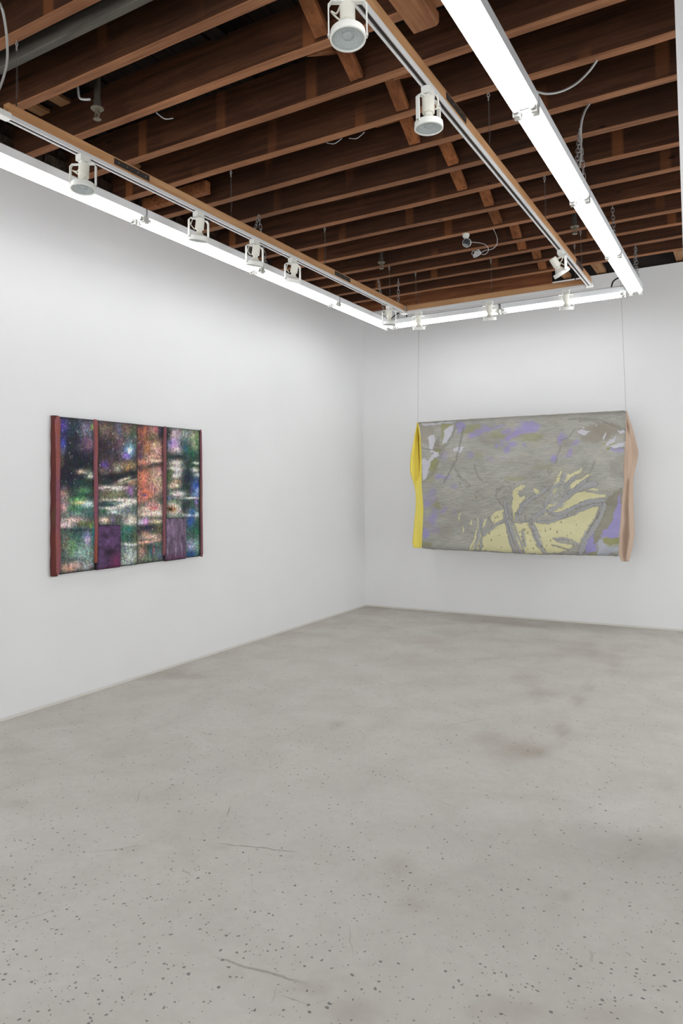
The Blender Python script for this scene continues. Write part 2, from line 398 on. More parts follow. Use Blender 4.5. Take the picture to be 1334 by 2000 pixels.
# bridging struts
for i in range(5, 17):
    ya, yb = JY[i], JY[i+1]-JT[i+1] if i+1 < len(JY) else 7.46
    xb = [-1.71, -1.75, -1.665, -1.77, -1.68, -1.765, -1.69, -1.755, -1.70, -1.75, -1.70, -1.74][i-5]
    for s, dx in ((1, 0), (-1, .085 if i % 2 else -.085)):
        z0, z1 = ZJ+.016, ZJ+JH-.02
        za, zb = (z1, z0) if s > 0 else (z0, z1)
        L = math.hypot(yb-ya, zb-za); ang = math.atan2(zb-za, yb-ya)
        M = Matrix.Translation((xb+dx, (ya+yb)/2, (za+zb)/2)) @ Matrix.Rotation(ang, 4, 'X') @ Matrix.Rotation(rnd.uniform(-.05, .05), 4, 'Z')
        MB().box((-.038, -L/2+.012, -.016), (.038, L/2-.012, .016), M).build('bridging_strut', M_JOISTY, ceil, bevel=.002)
# pale blocks resting on the back wall, and rough blocking near the left wall
for px, py, wd in ((1105, 545, .075), (1172, 528, .09), (1328, 492, .08)):
    q = P(px, py, 1, 7.5)
    MB().box((q.x-wd/2, 7.215, ZJ+.012), (q.x+wd/2, YB+.05, ZJ+.055)).build('nailing_block', M_BLOCK, ceil, bevel=.003)
for (x0, x1, y0, y1, z0) in ((-4.0, -3.36, 3.90, 3.955, ZJ+.0), (-4.0, -3.55, 4.54, 4.58, ZJ+.03), (-3.72, -3.45, 5.0, 5.04, ZJ+.05)):
    MB().box((x0, y0, z0), (x1, y1, z0+.09)).build('blocking', M_JOISTY, ceil, bevel=.004)
for (x0, y0, y1, z) in ((-3.80, 2.53, 2.85, ZJ+.2), (-3.62, 2.54, 2.86, ZJ+.215), (-3.85, 3.34, 3.66, ZJ+.18), (-3.5, 3.35, 3.66, ZJ+.22), (-3.3, 2.54, 2.86, ZJ+.225), (-2.4, 2.53, 2.86, ZJ+.22), (-2.75, 2.94, 3.25, ZJ+.22)):
    MB().box((x0, y0, z), (x0+.09, y1, z+.02)).build('cross_board', M_BLOCK if x0 < -3.4 else M_DECK, ceil)
pipes = MB()
for x0, yy in ((-3.9, 2.62), (-3.9, 2.70)):
    pipes.tube([(x0, yy, ZJ+.27), (XR, yy, ZJ+.27)], .024, 10)
pp = pipes.build('ceiling_pipe', M_PIPE, ceil, True)
# the sawn plank hung under the joists
q1, q2 = P(810, 46, 2, ZJ-.002), P(858, 27, 2, ZJ-.002)
pl = MB(); xa, xb, ye = q1.x-.005, q2.x+.005, q1.y
pl.add([(xa, .3, ZJ-.052), (xb, .3, ZJ-.052), (xb, ye-.02, ZJ-.052), (xb-.02, ye, ZJ-.052), (xa, ye, ZJ-.052),
        (xa, .3, ZJ-.007), (xb, .3, ZJ-.007), (xb, ye-.02, ZJ-.007), (xb-.02, ye, ZJ-.007), (xa, ye, ZJ-.007)],
       [(0, 1, 2, 3, 4), (9, 8, 7, 6, 5)]+[(k, k+5, (k+1) % 5+5, (k+1) % 5) for k in range(5)])
o = pl.build('plank', M_PLANK, bevel=.003)
tag(o, 'sawn reddish plank end fixed under the joists beside the right lighting track', 'plank')

# ------------------------------------------------------------------ fluorescent fixtures
TZ = -.012
ZT, ZL = 3.152, 3.10             # channel top / lip
def fixture(axis, c, a, b, label, inward):
    """channel running along axis (0=x,1=y); c centre across, a..b along; tubes just inside the lip"""
    L = b-a; wd = .118
    root = empty('fluorescent_fixture', ((c, (a+b)/2, ZL) if axis == 1 else ((a+b)/2, c, ZL)), 0 if axis == 1 else -math.pi/2)
    tag(root, label, 'light fixture', 'chain-hung fluorescent batten fixtures')
    h = L/2-.003; W = wd/2
    ch = MB()
    pr = [(-W, 0), (-W, .048), (-W+.010, .055), (W-.010, .055), (W, .048), (W, 0), (W-.0025, 0), (W-.003, .030), (-W+.003, .030), (-W+.0025, 0)]
    n = len(pr); V = [(x, yy, z) for yy in (-h, h) for x, z in pr]
    ch.add(V, [(k, (k+1) % n, (k+1) % n+n, k+n) for k in range(n)])
    ch.box((-W, -h, 0), (W, -h+.003, .048)).box((-W, h-.003, 0), (W, h, .048))
    ch.build('channel', M_CHAN, root)
    MB().box((-.02, -h+.01, .026), (.02, h-.01, .0305)).build('ballast_cover', M_CHAN, root)
    for s in (-1, 1):
        tb = MB().tube([(s*.036, -h+.028, TZ), (s*.036, h-.040, TZ)], .0145, 14)
        tb.build('lamp_tube', M_TUBE, root, True)
        for e in (-1, 1):
            MB().tube([(s*.036, e*(h-.040), TZ), (s*.036, e*(h-.018), TZ)], .0148, 12).build('tube_cap', M_STEEL, root, True)
            sk = MB().box((s*.042-.014, e*(h-.012)-.008, -.034), (s*.042+.014, e*(h-.012)+.008, .03))
            sk.tube([(s*.036, e*(h-.004)-.008*e, TZ), (s*.036, e*(h-.018), TZ)], .009, 10)
            sk.build('lampholder', M_SOCK, root, bevel=.002)
    for e in (-1, 1):
        MB().box((-.012, e*(h-.12)-.01, .055), (.012, e*(h-.12)+.01, .063)).build('hanger_clip', M_STEEL, root)
    return root
LYS = [-1.50, -.34, .82, 1.99, 3.15, 4.36, 5.53, 6.69]
LL = ['unseen', 'unseen', 'unseen', 'lit fluorescent fixture on the left row, nearest the camera, cut by the left edge',
      'lit fluorescent fixture on the left row behind the second spotlight from the left edge',
      'lit fluorescent fixture on the left row passing behind the two close-set spotlights',
      'lit fluorescent fixture on the left row ending at the room corner']
for k in range(7):
    lb = LL[k] if k > 2 else ['third','second','first'][k]+' fluorescent fixture of the left row behind the camera, counted from the visible end'
    fixture(1, -3.245, LYS[k], LYS[k+1], lb, 1)
RYS = [-1.50, -.34, .82, 1.97, 3.13, 4.29, 5.46, 6.65]
RL = [None]*3+['widest lit fluorescent fixture of the right row at the top edge of the photo',
      'lit fluorescent fixture of the right row just before the large hanging chain',
      'lit fluorescent fixture of the right row just beyond the hanging chain',
      'lit fluorescent fixture at the far end of the right row over the back wall']
for k in range(7):
    fixture(1, -.823, RYS[k], RYS[k+1], RL[k] or ['third','second','first'][k]+' fluorescent fixture of the right row behind the camera, counted from the visible end', -1)
BXS = [-3.17, -2.03, -.90]
fixture(0, 6.625, BXS[0], BXS[1], 'lit fluorescent fixture along the back wall, left one with a spotlight at each end', -1)
fixture(0, 6.625, BXS[1]+.01, BXS[2], 'lit fluorescent fixture along the back wall, right one next to the black cable loop', -1)

# ------------------------------------------------------------------ lighting tracks (wood batten + metal track)
ZB, ZM = 3.24, 3.165            # top of the batten, bottom of the metal
def track(axis, c, a, b, joints, label, side):
    root = empty('lighting_track', (c, (a+b)/2, ZM) if axis == 1 else ((a+b)/2, c, ZM)); tag(root, label, 'track')
    o0 = (a+b)/2
    def bx(u0, u1, v0, v1, z0, z1):   # u across, v along
        m = MB()
        return m.box((u0, v0-o0, z0), (u1, v1-o0, z1)) if axis == 1 else m.box((v0-o0, u0, z0), (v1-o0, u1, z1))
    cuts = [a]+[j for j in joints]+[b]
    for k in range(len(cuts)-1):
        bx(-.019, .019, cuts[k]+.001, cuts[k+1]-.001, .022, .075).build('wooden_batten', M_BEIGE if axis == 1 else M_BEIGEX, root, bevel=.0015)
    for s in (-1, 1): bx(s*.019 if s < 0 else .010, -.010 if s < 0 else .019, a, b, 0, .022).build('track_rail', M_ALU, root, bevel=.001)
    bx(-.010, .010, a, b, .008, .0215).build('track_slot', M_SLOT, root)
    for s in (-1, 1): bx(s*.006-.0012, s*.006+.0012, a+.01, b-.01, .004, .008).build('conductor', M_COPPER, root)
    for j in joints:
        u = .0195*side
        bx(min(u, u+.003*side), max(u, u+.003*side), j-.13, j+.13, .032, .066).build('mending_plate', M_PLATE, root)
        for e in (-.1, -.04, .04, .1):
            q = u+.003*side
            bx(min(q, q+.0015*side), max(q, q+.0015*side), j+e-.004, j+e+.004, .045, .053).build('screw', M_BRASS, root)
    return root
tl = track(1, -2.985, 2.05, 6.465, [2.82, 5.20], 'long wooden lighting track with white rail along the left wall', 1)
tb_ = track(0, 6.49, -2.953, -1.214, [], 'short wooden lighting track with white rail parallel to the back wall', -1)
tr_ = track(1, -1.183, .6, 6.465, [3.16, 5.98], 'long wooden lighting track with white rail beside the right fluorescent row', 1)
# near end of the left track: the rail runs on past the wood, with a white feed box
fe = MB().box((-.019, -3.4, .0), (.019, -2.225, .022)).build('feed_rail', M_ALU, tl, bevel=.001)
MB().box((-.022, -2.30, -.003), (.022, -2.19, .028)).build('feed_box', M_WHITE, tl, bevel=.003)
for T_, x_, y_ in ((tl, -2.985, 6.49), (tr_, -1.183, 6.49)):
    lx_, ly_ = x_-T_.location.x, y_-T_.location.y
    MB().box((lx_-.03, ly_-.03, -.004), (lx_+.03, ly_+.03, .020)).build('corner_joiner', M_WHITE, T_, bevel=.003)
    MB().box((lx_-.021, ly_-.021, .02), (lx_+.021, ly_+.021, .075)).build('corner_cap', M_ALU, T_)

# ------------------------------------------------------------------ spotlights
def head_meshes():
    m = {}
    b = MB().box((-.02, -.032, -.030), (.02, .032, .004)); b.box((-.012, -.02, -.04), (.012, .02, -.028)); m['adapter'] = b.mesh('adapter', M_WHITE)
    # yoke: inverted U, arms along local x
    b = MB(); A = .070; w_ = .0100; t_ = .0050
    b.box((-A+.012, -w_, -.044), (A-.012, w_, -.040))
    for s in (-1, 1):
        b.add([(s*(A-.012), -w_, -.040), (s*(A-.012), w_, -.040), (s*A, w_, -.054), (s*A, -w_, -.054),
               (s*(A-.012), -w_, -.044), (s*(A-.012), w_, -.044), (s*(A-t_), w_, -.055), (s*(A-t_), -w_, -.055)],
              [(0, 1, 2, 3), (7, 6, 5, 4), (0, 4, 5, 1), (3, 2, 6, 7), (0, 3, 7, 4), (1, 5, 6, 2)])
        b.box((min(s*A, s*(A-t_)), -w_, -.168), (max(s*A, s*(A-t_)), w_, -.054))
    m['yoke'] = b.mesh('yoke', M_WHITE)
    # lamp body, local axis -z, pivot at origin (ring centre)
    b = MB().lathe([(0, .125), (.024, .125), (.0275, .121), (.0275, .052), (.024, .050), (.018, .050)], n=26); m['lamp_socket'] = b.mesh('lamp_socket', M_WHITE2, True)
    b = MB().lathe([(.0175, .056), (.0178, .040), (.021, .032), (.032, .018), (.046, .004), (.055, -.006), (.057, -.014)], n=32); m['reflector_bulb'] = b.mesh('reflector_bulb', M_WHITE2, True)
    b = MB().lathe([(.060, .010), (.0625, .008), (.064, -.010), (.064, -.018), (.0615, -.020), (.058, -.020), (.057, -.012), (.057, .006), (.060, .010)], n=36); m['trim_ring'] = b.mesh('trim_ring', M_WHITE, True)
    b = MB().lathe([(0, -.010), (.010, -.011), (.018, -.0085), (.021, -.006), (.035, -.012), (.050, -.015), (.057, -.014)], n=36); m['lens'] = b.mesh('lens', M_BULB, True)
    pts = []
    for i in range(22):
        a = i/21; th = 2*math.pi*(a*1.15+.1)
        pts.append((-.012-.045*math.sin(math.pi*a)-.01*math.cos(th), .018+.012*math.sin(th), -.036-.062*a+.012*math.cos(th*1.0)))
    m['cord'] = MB().tube(pts, .0034, 7).mesh('cord', M_WHITE2, True)
    b = MB()
    for s in (-1, 1): b.tube([(s*.060, 0, 0), (s*.073, 0, 0)], .005, 10)
    m['pivot_screw'] = b.mesh('pivot_screw', M_STEEL, True)
    return m
HM = head_meshes()
def head(x, y, yaw, tilt, label, ctwist=0):
    root = empty('track_spotlight', (x, y, ZM), math.radians(yaw))
    tag(root, label, 'spotlight', 'white track spotlights with reflector bulbs')
    link('adapter', HM['adapter'], root).rotation_euler = (0, 0, -math.radians(yaw)+(math.pi/2 if abs(y-6.49) < .01 else 0))
    link('yoke', HM['yoke'], root)
    for n in ('lamp_socket', 'reflector_bulb', 'trim_ring', 'lens'):
        o = link(n, HM[n], root); o.location = (0, 0, -.160); o.rotation_euler = (math.radians(tilt), 0, 0)
    link('pivot_screw', HM['pivot_screw'], root).location = (0, 0, -.160)
    link('cord', HM['cord'], root).rotation_euler = (0, 0, ctwist)
def hx(px, py, ax, v): q = P(px, py, 2, ZM); return q
XL, XR2, YBk = -2.985, -1.183, 6.49
def ty(px, py): return P(px, py, 2, ZM).y
def tx(px, py): return P(px, py, 2, ZM).x
HEADS = [
 (XL, ty(162, 306), 28, -6, 'white spotlight on the left track nearest the camera, in front of the left tubes', 0),
 (XL, ty(385, 417), 68, 12, 'white spotlight on the left track, second from the camera, standing alone', 0),
 (XL, ty(487, 472), 68, 14, 'white spotlight on the left track, third from the camera, beside the hanging chain', 0),
 (XL, ty(562, 508), 66, 18, 'white spotlight on the left track, fourth from the camera, just past the chain', 0),
 (XL, ty(750, 600), 40, 4, 'white spotlight on the left track closest to the room corner', 0),
 (tx(823, 612), YBk, 18, 14, 'white spotlight on the back track, leftmost, above the yellow fabric edge', 0),
 (tx(960, 592), YBk, 18, 14, 'white spotlight on the back track, middle of its three', 0),
 (tx(1108, 570), YBk, 18, 14, 'white spotlight on the back track, rightmost, under the track corner', 0),
 (XR2, ty(1087, 492), -48, 34, 'white spotlight on the right track turned sideways, nearest the back wall', 0),
 (XR2, ty(838, 174), 70, 0, 'white spotlight on the right track, middle one with a cord loop at its right', math.pi),
 (XR2, ty(669, -14), 30, -8, 'largest white spotlight on the right track, at the top edge of the photo', 0),
]
for h_ in HEADS: head(*h_)

# ------------------------------------------------------------------ suspension cables with eye hooks
hook_me = MB().tube([(0, 0, 0), (0, 0, -.012)], .0025, 6)
ring = [(.008*math.sin(2*math.pi*k/12), 0, -.020-.008*math.cos(2*math.pi*k/12+math.pi)) for k in range(12)]
hook_me.tube(ring, .0022, 6, closed=True); hook_me.tube([(0, 0, -.03), (0, 0, -.05)], .004, 8); hook_me.tube([(.004, 0, -.03), (0, 0, -.036)], .002, 6)
hook_me = hook_me.mesh('eye_hook', M_STEEL, True)
HK = [(-2.978, 2.100, 'nearest the camera, left edge'), (-2.978, 3.715, 'above the second spotlight of the left track'), (-2.982, 4.94, 'in the middle of the left track'), (-2.985, 6.15, 'left track just before the corner'),
      (-2.85, 6.475, 'left end of the back track'), (-2.072, 6.475, 'middle of the back track'), (-1.30, 6.475, 'right end of the back track'),
      (-1.180, 3.71, 'right track beyond its middle spotlight'), (-1.180, 4.93, 'middle of the right track'), (-1.183, 6.15, 'right track close to its far spotlight')]
for x_, y_, wh in HK:
    r_ = empty('suspension_cable', (x_, y_, ZJ)); tag(r_, 'steel suspension cable with eye hook, '+wh, 'cable', 'cables suspending the tracks')
    link('eye_hook', hook_me, r_)
    zb = ZB-ZJ
    m_ = MB(); m_.tube([(0, 0, -.045), (0, 0, zb)], .0011, 5); m_.tube([(.002, .002, -.045), (.006, .004, zb+.09), (.0, 0, zb+.02)], .0008, 5)
    m_.build('wire', M_WIRE, r_)
    MB().tube([(0, 0, zb), (0, 0, zb+.02)], .004, 8).tube([(0, 0, zb+.02), (0, 0, zb+.045)], .0022, 6).build('crimp', M_PLATE, r_, True)

# ------------------------------------------------------------------ chains
def chain(a, legs, label, n_top=2):
    """a: top point on the joist; legs: lower end points on the fixture"""
    a = Vector(a); r_ = empty('hanging_chain', a); tag(r_, label, 'chain', 'chains holding the fluorescent rows')
    lk = .046
    for b in legs:
        b = Vector(b); d = b-a; L = d.length; n = max(3, round(L/(lk*.80))); m_ = MB()
        q = d.to_track_quat('Z', 'Y').to_matrix().to_4x4()
        for i in range(n):
            c = d*((i+.5)/n); hl = L/n*.62
            pts = []
            for k in range(14):
                th = 2*math.pi*k/14; s = math.sin(th); co = math.cos(th)
                lx = .0105*co; lz = (hl-.0105)*(1 if s > 0 else -1)*(1 if abs(s) > .2 else abs(s)/.2)+.0105*s
                v = Vector((lx, 0, lz)) if i % 2 else Vector((0, lx, lz))
                pts.append(c+q @ v)
            m_.tube(pts, .0024, 5, closed=True)
        m_.build('chain_links', M_STEEL, r_, True)
ztop = ZT+.01
chain((-.835, 4.40, ZJ), [(-.823, 4.17, ztop), (-.823, 4.47, ztop)], 'large steel chain pair hanging above the second tube joint of the right fluorescent row')
chain((-.835, 6.81, ZJ), [(-.823, 6.53, ztop), (-.80, 6.62, ztop)], 'steel chain at the far end of the right fluorescent row')
chain((-.86, 5.73, ZJ), [(-.823, 5.56, ztop)], 'short steel chain behind the right fluorescent row')
chain((-3.30, 4.46, ZJ), [(-3.245, 4.24, ztop), (-3.245, 4.48, ztop)], 'steel chain pair rising behind the left track between two spotlights')
chain((-3.27, 6.47, ZJ), [(-3.245, 6.57, ztop)], 'steel chain at the corner end of the left fluorescent row')
chain((-3.10, 6.60, ZJ), [(-3.12, 6.625, ztop)], 'steel chain at the left end of the back fluorescent row')

# ------------------------------------------------------------------ flexible conduits
def interp(pts, n):
    P_ = [Vector(p) for p in pts]; out = []
    for i in range(len(P_)-1):
        p0 = P_[max(i-1, 0)]; p1 = P_[i]; p2 = P_[i+1]; p3 = P_[min(i+2, len(P_)-1)]
        for k in range(n):
            t = k/n; out.append(.5*((2*p1)+(p2-p0)*t+(2*p0-5*p1+4*p2-p3)*t*t+(3*p1-p0-3*p2+p3)*t**3))
    out.append(P_[-1]); return out
def conduit(pp, label, r=.0062):
    pts = interp(pp, 44); rs = [r*(1.0 if i % 2 else .78) for i in range(len(pts))]
    tag(MB().tube(pts, r, 9, rs=rs).build('flexible_conduit', M_STEEL, None), label, 'conduit')
def zpath(px, z0, z1):
    n = len(px)-1; return [P(x, y, 2, z0+(z1-z0)*i/n) for i, (x, y) in enumerate(px)]
conduit(zpath([(1166, 118), (1150, 140), (1127, 162), (1100, 177), (1072, 183), (1048, 179), (1030, 170)], ZJ, ZT+.03), 'ribbed metal conduit sagging from the joists to the right fluorescent row')
conduit(zpath([(1151, 203), (1142, 218), (1136, 238), (1134, 262), (1135, 295), (1131, 328)], ZJ, ZT+.02), 'ribbed metal conduit dropping beside the chain of the right fluorescent row')
conduit([P(-25, -25, 2, ZJ)]+zpath([(0, 8), (9, 40), (14, 85), (13, 125), (2, 165), (-12, 195)], ZJ-.1, ZT+.2), 'ribbed metal conduit curving down at the left edge of the photo')
for pp, lb in (([(-1.02, 6.60, ZT+.005), (-1.0, 6.60, ZT+.06), (-.94, 6.60, ZT+.085), (-.86, 6.59, ZT+.06), (-.83, 6.58, ZT+.01)], 'black cable loop joining the back and right fluorescent rows'),
               ([(-3.02, 6.62, ZT+.005), (-3.03, 6.61, ZT+.06), (-3.10, 6.60, ZT+.065), (-3.2, 6.60, ZT+.01)], 'black cable loop at the corner of the left and back fluorescent rows')):
    tag(MB().tube(interp(pp, 10), .0065, 9).build('cable_loop', M_BLACK, None, True), lb, 'cable')

# ------------------------------------------------------------------ sprinklers
def sprinkler(x, y, z, drop, label, s=1.0, pipe=True):
    r_ = empty('sprinkler_head', (x, y, z)); tag(r_, label, 'sprinkler')
    if pipe: MB().tube([(0, 0, .0), (0, 0, drop)], .017, 12).tube([(0, 0, 0), (0, 0, .04)], .022, 12).build('drop_pipe', M_PIPEOLD, r_, True)
    MB().lathe([(.0, 0), (.034, 0), (.036, -.004), (.030, -.010), (.014, -.014), (0, -.014)], n=24).build('escutcheon', M_BRASS, r_, True)
    f = MB()
    for s_ in (-1, 1): f.tube([(s_*.010, 0, -.012), (s_*.017, 0, -.03), (s_*.015, 0, -.045), (s_*.004, 0, -.058)], .0035, 8)
    f.tube([(0, 0, -.012), (0, 0, -.03)], .009, 10); f.build('frame_arm', M_BRASS, r_, True)
    MB().tube([(0, 0, -.03), (0, 0, -.055)], .003, 8).build('glass_bulb', M_BRASS, r_, True)
    MB().lathe([(0, -.058), (.006, -.059), (.021, -.062), (.022, -.064), (0, -.065)], n=20).build('deflector', M_BRASS, r_, True)
q = P(190, 211, 1, 2.66); sprinkler(q.x, q.y, q.z, ZD-q.z, 'dusty sprinkler head on a drop pipe between joists near the upper left')
q = P(1122.5, 442, 1, 5.95); sprinkler(q.x, q.y, q.z, ZD-q.z, 'sprinkler head between the right track and the right fluorescent row', 1)
q = P(745, 512, 1, 5.98); sprinkler(q.x, q.y, q.z, ZD-q.z, 'small dark sprinkler head beyond the left track, seen against the far joists', 1)
q = [P(152, 170, 1, 2.64), P(155, 190, 1, 2.64), P(163, 194, 1, 2.65), P(176, 194, 1, 2.66)]
tag(MB().tube(interp(q, 8), .006, 8).build('bent_conduit', M_ALU, None, True), 'small bent metal conduit beside the sprinkler pipe at upper left', 'conduit')

# ------------------------------------------------------------------ security camera
q = P(910, 457, 2, ZJ); dr = (Vector((0, 0, HC))-q).normalized()
sc = empty('security_camera', q); tag(sc, 'small round white security camera with a coiled white lead under a far joist', 'camera')
MB().lathe([(.0, 0), (.030, 0), (.031, -.012), (.024, -.030), (.010, -.040), (0, -.042)], n=24).build('mount', M_WHITE, sc, True)
Mr = Vector((.1, -.93, -.35)).to_track_quat('Z', 'Y').to_matrix().to_4x4(); Mr = Matrix.Translation((.012, -.012, -.082)) @ Mr
MB().lathe([(0, -.03), (.028, -.028), (.036, -.012), (.037, .012), (.034, .014)], Mr, 28).build('housing', M_WHITE, sc, True)
MB().lathe([(.034, .0138), (.033, .0135), (0, .0145)], Mr, 28).build('camera_face', M_LENS, sc, True)
MB().lathe([(0, .017), (.010, .0165), (.011, .0145)], Mr, 20).build('camera_lens', M_BLACK, sc, True)
q0 = [(918, 473), (934, 474), (948, 478), (954, 486), (952, 493), (944, 497), (930, 492), (924, 490), (922, 497), (932, 499), (940, 493), (948, 489), (962, 486), (970, 478), (971, 465), (966, 452), (963, 447)]
pts = [P(x, y, 1, 5.65-.01*(i % 3)) for i, (x, y) in enumerate(q0)]
cb = MB().tube(interp(pts, 6), .0022, 6)
for k in range(4):
    c = P(932, 494, 1, 5.65); pts = [c+Vector((.034*math.cos(t)*(1-.1*k), -.004*k, .015*math.sin(t)+.006*k-.015+.012*math.cos(t))) for t in np.linspace(0, 2*math.pi, 22)]
    cb.tube(pts, .0022, 6)
for i_ in range(len(cb.v)): cb.v[i_] = tuple(Vector(cb.v[i_])-sc.location)
cb.build('lead', M_CABLE, sc, True)['label'] = 'thin white coiled lead'
for a_, b_, z_ in (((638, 279), (668, 270), ZJ+.1), ((682, 270), (712, 258), ZJ+.1), ((305, 220), (338, 231), ZJ+.08)):
    p0, p1 = P(*a_, 2, z_), P(*b_, 2, z_)
    mid = (p0+p1)/2-Vector((0, 0, .02))
    tag(MB().tube(interp([p0, mid, p1], 8), .003, 6).build('loose_wire', M_CABLE, None, True), {638: 'loose pale wire between joists, left of the middle bridging', 682: 'loose pale wire between joists close to the middle bridging', 305: 'loose pale wire between joists at upper left'}[a_[0]], 'wire', 'loose wires among the joists')
#ART#
# ------------------------------------------------------------------ artwork painters (colour attributes on dense meshes)
def noise2(x, y, seed):
    """smooth value noise, arrays in, 0..1 out"""
    r = np.random.RandomState(seed); T = r.rand(256, 256)
    xi = np.floor(x).astype(int); yi = np.floor(y).astype(int); fx = x-xi; fy = y-yi
    fx = fx*fx*(3-2*fx); fy = fy*fy*(3-2*fy)
    g = lambda a, b: T[a % 256, b % 256]
    return (g(xi, yi)*(1-fx)+g(xi+1, yi)*fx)*(1-fy)+(g(xi, yi+1)*(1-fx)+g(xi+1, yi+1)*fx)*fy
def fbm(x, y, seed, o=4, k=.55):
    s = 0; a = 1; t = 0
    for i in range(o): s = s+a*noise2(x*2**i+17*i, y*2**i+31*i, seed+i); t += a; a *= k
    return s/t
def sst(a, b, x): t = np.clip((x-a)/(b-a), 0, 1); return t*t*(3-2*t)
def inpoly(X, Y, pts):
    c = np.zeros(X.shape, bool); n = len(pts); j = n-1
    for i in range(n):
        xi, yi = pts[i]; xj, yj = pts[j]
        if yi != yj: c ^= ((yi > Y) != (yj > Y)) & (X < (xj-xi)*(Y-yi)/(yj-yi)+xi)
        j = i
    return c
def segd(X, Y, pts):
    d = np.full(X.shape, 1e9)
    for (ax, ay), (bx, by) in zip(pts[:-1], pts[1:]):
        dx, dy = bx-ax, by-ay; t = np.clip(((X-ax)*dx+(Y-ay)*dy)/(dx*dx+dy*dy), 0, 1)
        d = np.minimum(d, np.hypot(X-ax-t*dx, Y-ay-t*dy))
    return d
def s2l(c): c = np.clip(c, 0, 255)/255; return np.where(c <= .04045, c/12.92, ((c+.055)/1.055)**2.4)
def grid_obj(name, Pts, cols, matl, parent, attr='paint', smooth=True):
    nr, nc = Pts.shape[:2]; me = bpy.data.meshes.new(name)
    i = (np.arange(nr-1)[:, None]*nc+np.arange(nc-1)[None]).ravel(); fcs = np.stack([i, i+1, i+nc+1, i+nc], 1)
    nf = len(fcs)
    me.vertices.add(nr*nc); me.vertices.foreach_set('co', Pts.reshape(-1).astype('f4'))
    me.loops.add(nf*4); me.loops.foreach_set('vertex_index', fcs.ravel().astype('i4'))
    me.polygons.add(nf); me.polygons.foreach_set('loop_start', (np.arange(nf)*4).astype('i4')); me.polygons.foreach_set('loop_total', np.full(nf, 4, 'i4'))
    me.update(calc_edges=True)
    if smooth: me.polygons.foreach_set('use_smooth', [True]*nf)
    if cols is not None:
        a = me.color_attributes.new(attr, 'FLOAT_COLOR', 'POINT'); C = np.ones((nr*nc, 4)); C[:, :3] = s2l(cols).reshape(-1, 3)
        a.data.foreach_set('color', C.ravel())
    me.materials.append(matl); return link(name, me, parent)
def Pn(px, py, ax, val):
    """numpy version of P"""
    d = rt[None]*((px-CX)/F_)[:, None]-up[None]*((py-CY)/F_)[:, None]+fw[None]
    p = d*((val-(HC if ax == 2 else 0))/d[:, ax])[:, None]; p[:, 2] += HC; return p
def proj(Wp):
    q = Wp-np.array([0, 0, HC]); c = q @ fw; return CX+F_*(q @ rt)/c, CY-F_*(q @ up)/c

# ------------------------------------------------------------------ left painting
XF = -4.010
def m_print(name, rough, bump_s, weave=0):
    m = mat(name, rough, spec=.25); t = NT(m); a = t.attr('paint').outputs['Color']; c = t.coord()
    n = t.noise(t.mapping(c, (1, 1, .45)), 240, 4, .75); n2 = t.noise(c, 60, 4, .7)
    col = t.mix(.85, a, t.ramp(n, [(.30, (.35, .35, .37)), (.5, (.95, .95, .95)), (.7, (1.75, 1.72, 1.7))]), 'MULTIPLY') if not weave else a
    if weave:
        w1 = t.noise(t.mapping(c, (60, 1, 700)), 1, 2, .5); w2 = t.noise(t.mapping(c, (700, 1, 60)), 1, 2, .5)
        col = t.mix(.35, a, t.ramp(t.math('MULTIPLY', t.math('ADD', w1, w2), .5), [(.3, (.6, .6, .6)), (.7, (1.35, 1.35, 1.35))]), 'MULTIPLY')
        t.out(col, None, t.bump(t.math('ADD', w1, w2), .35, .002))
    else: t.out(col, None, t.bump(t.math('ADD', n, n2), bump_s, .003))
    return m
M_CANVAS = m_print('printed_velvet_canvas', .6, .5)
def zy(X, Y=600): return Pn(np.array([80+X/3.924]), np.array([790+Y/3.924]), 0, XF)[0]
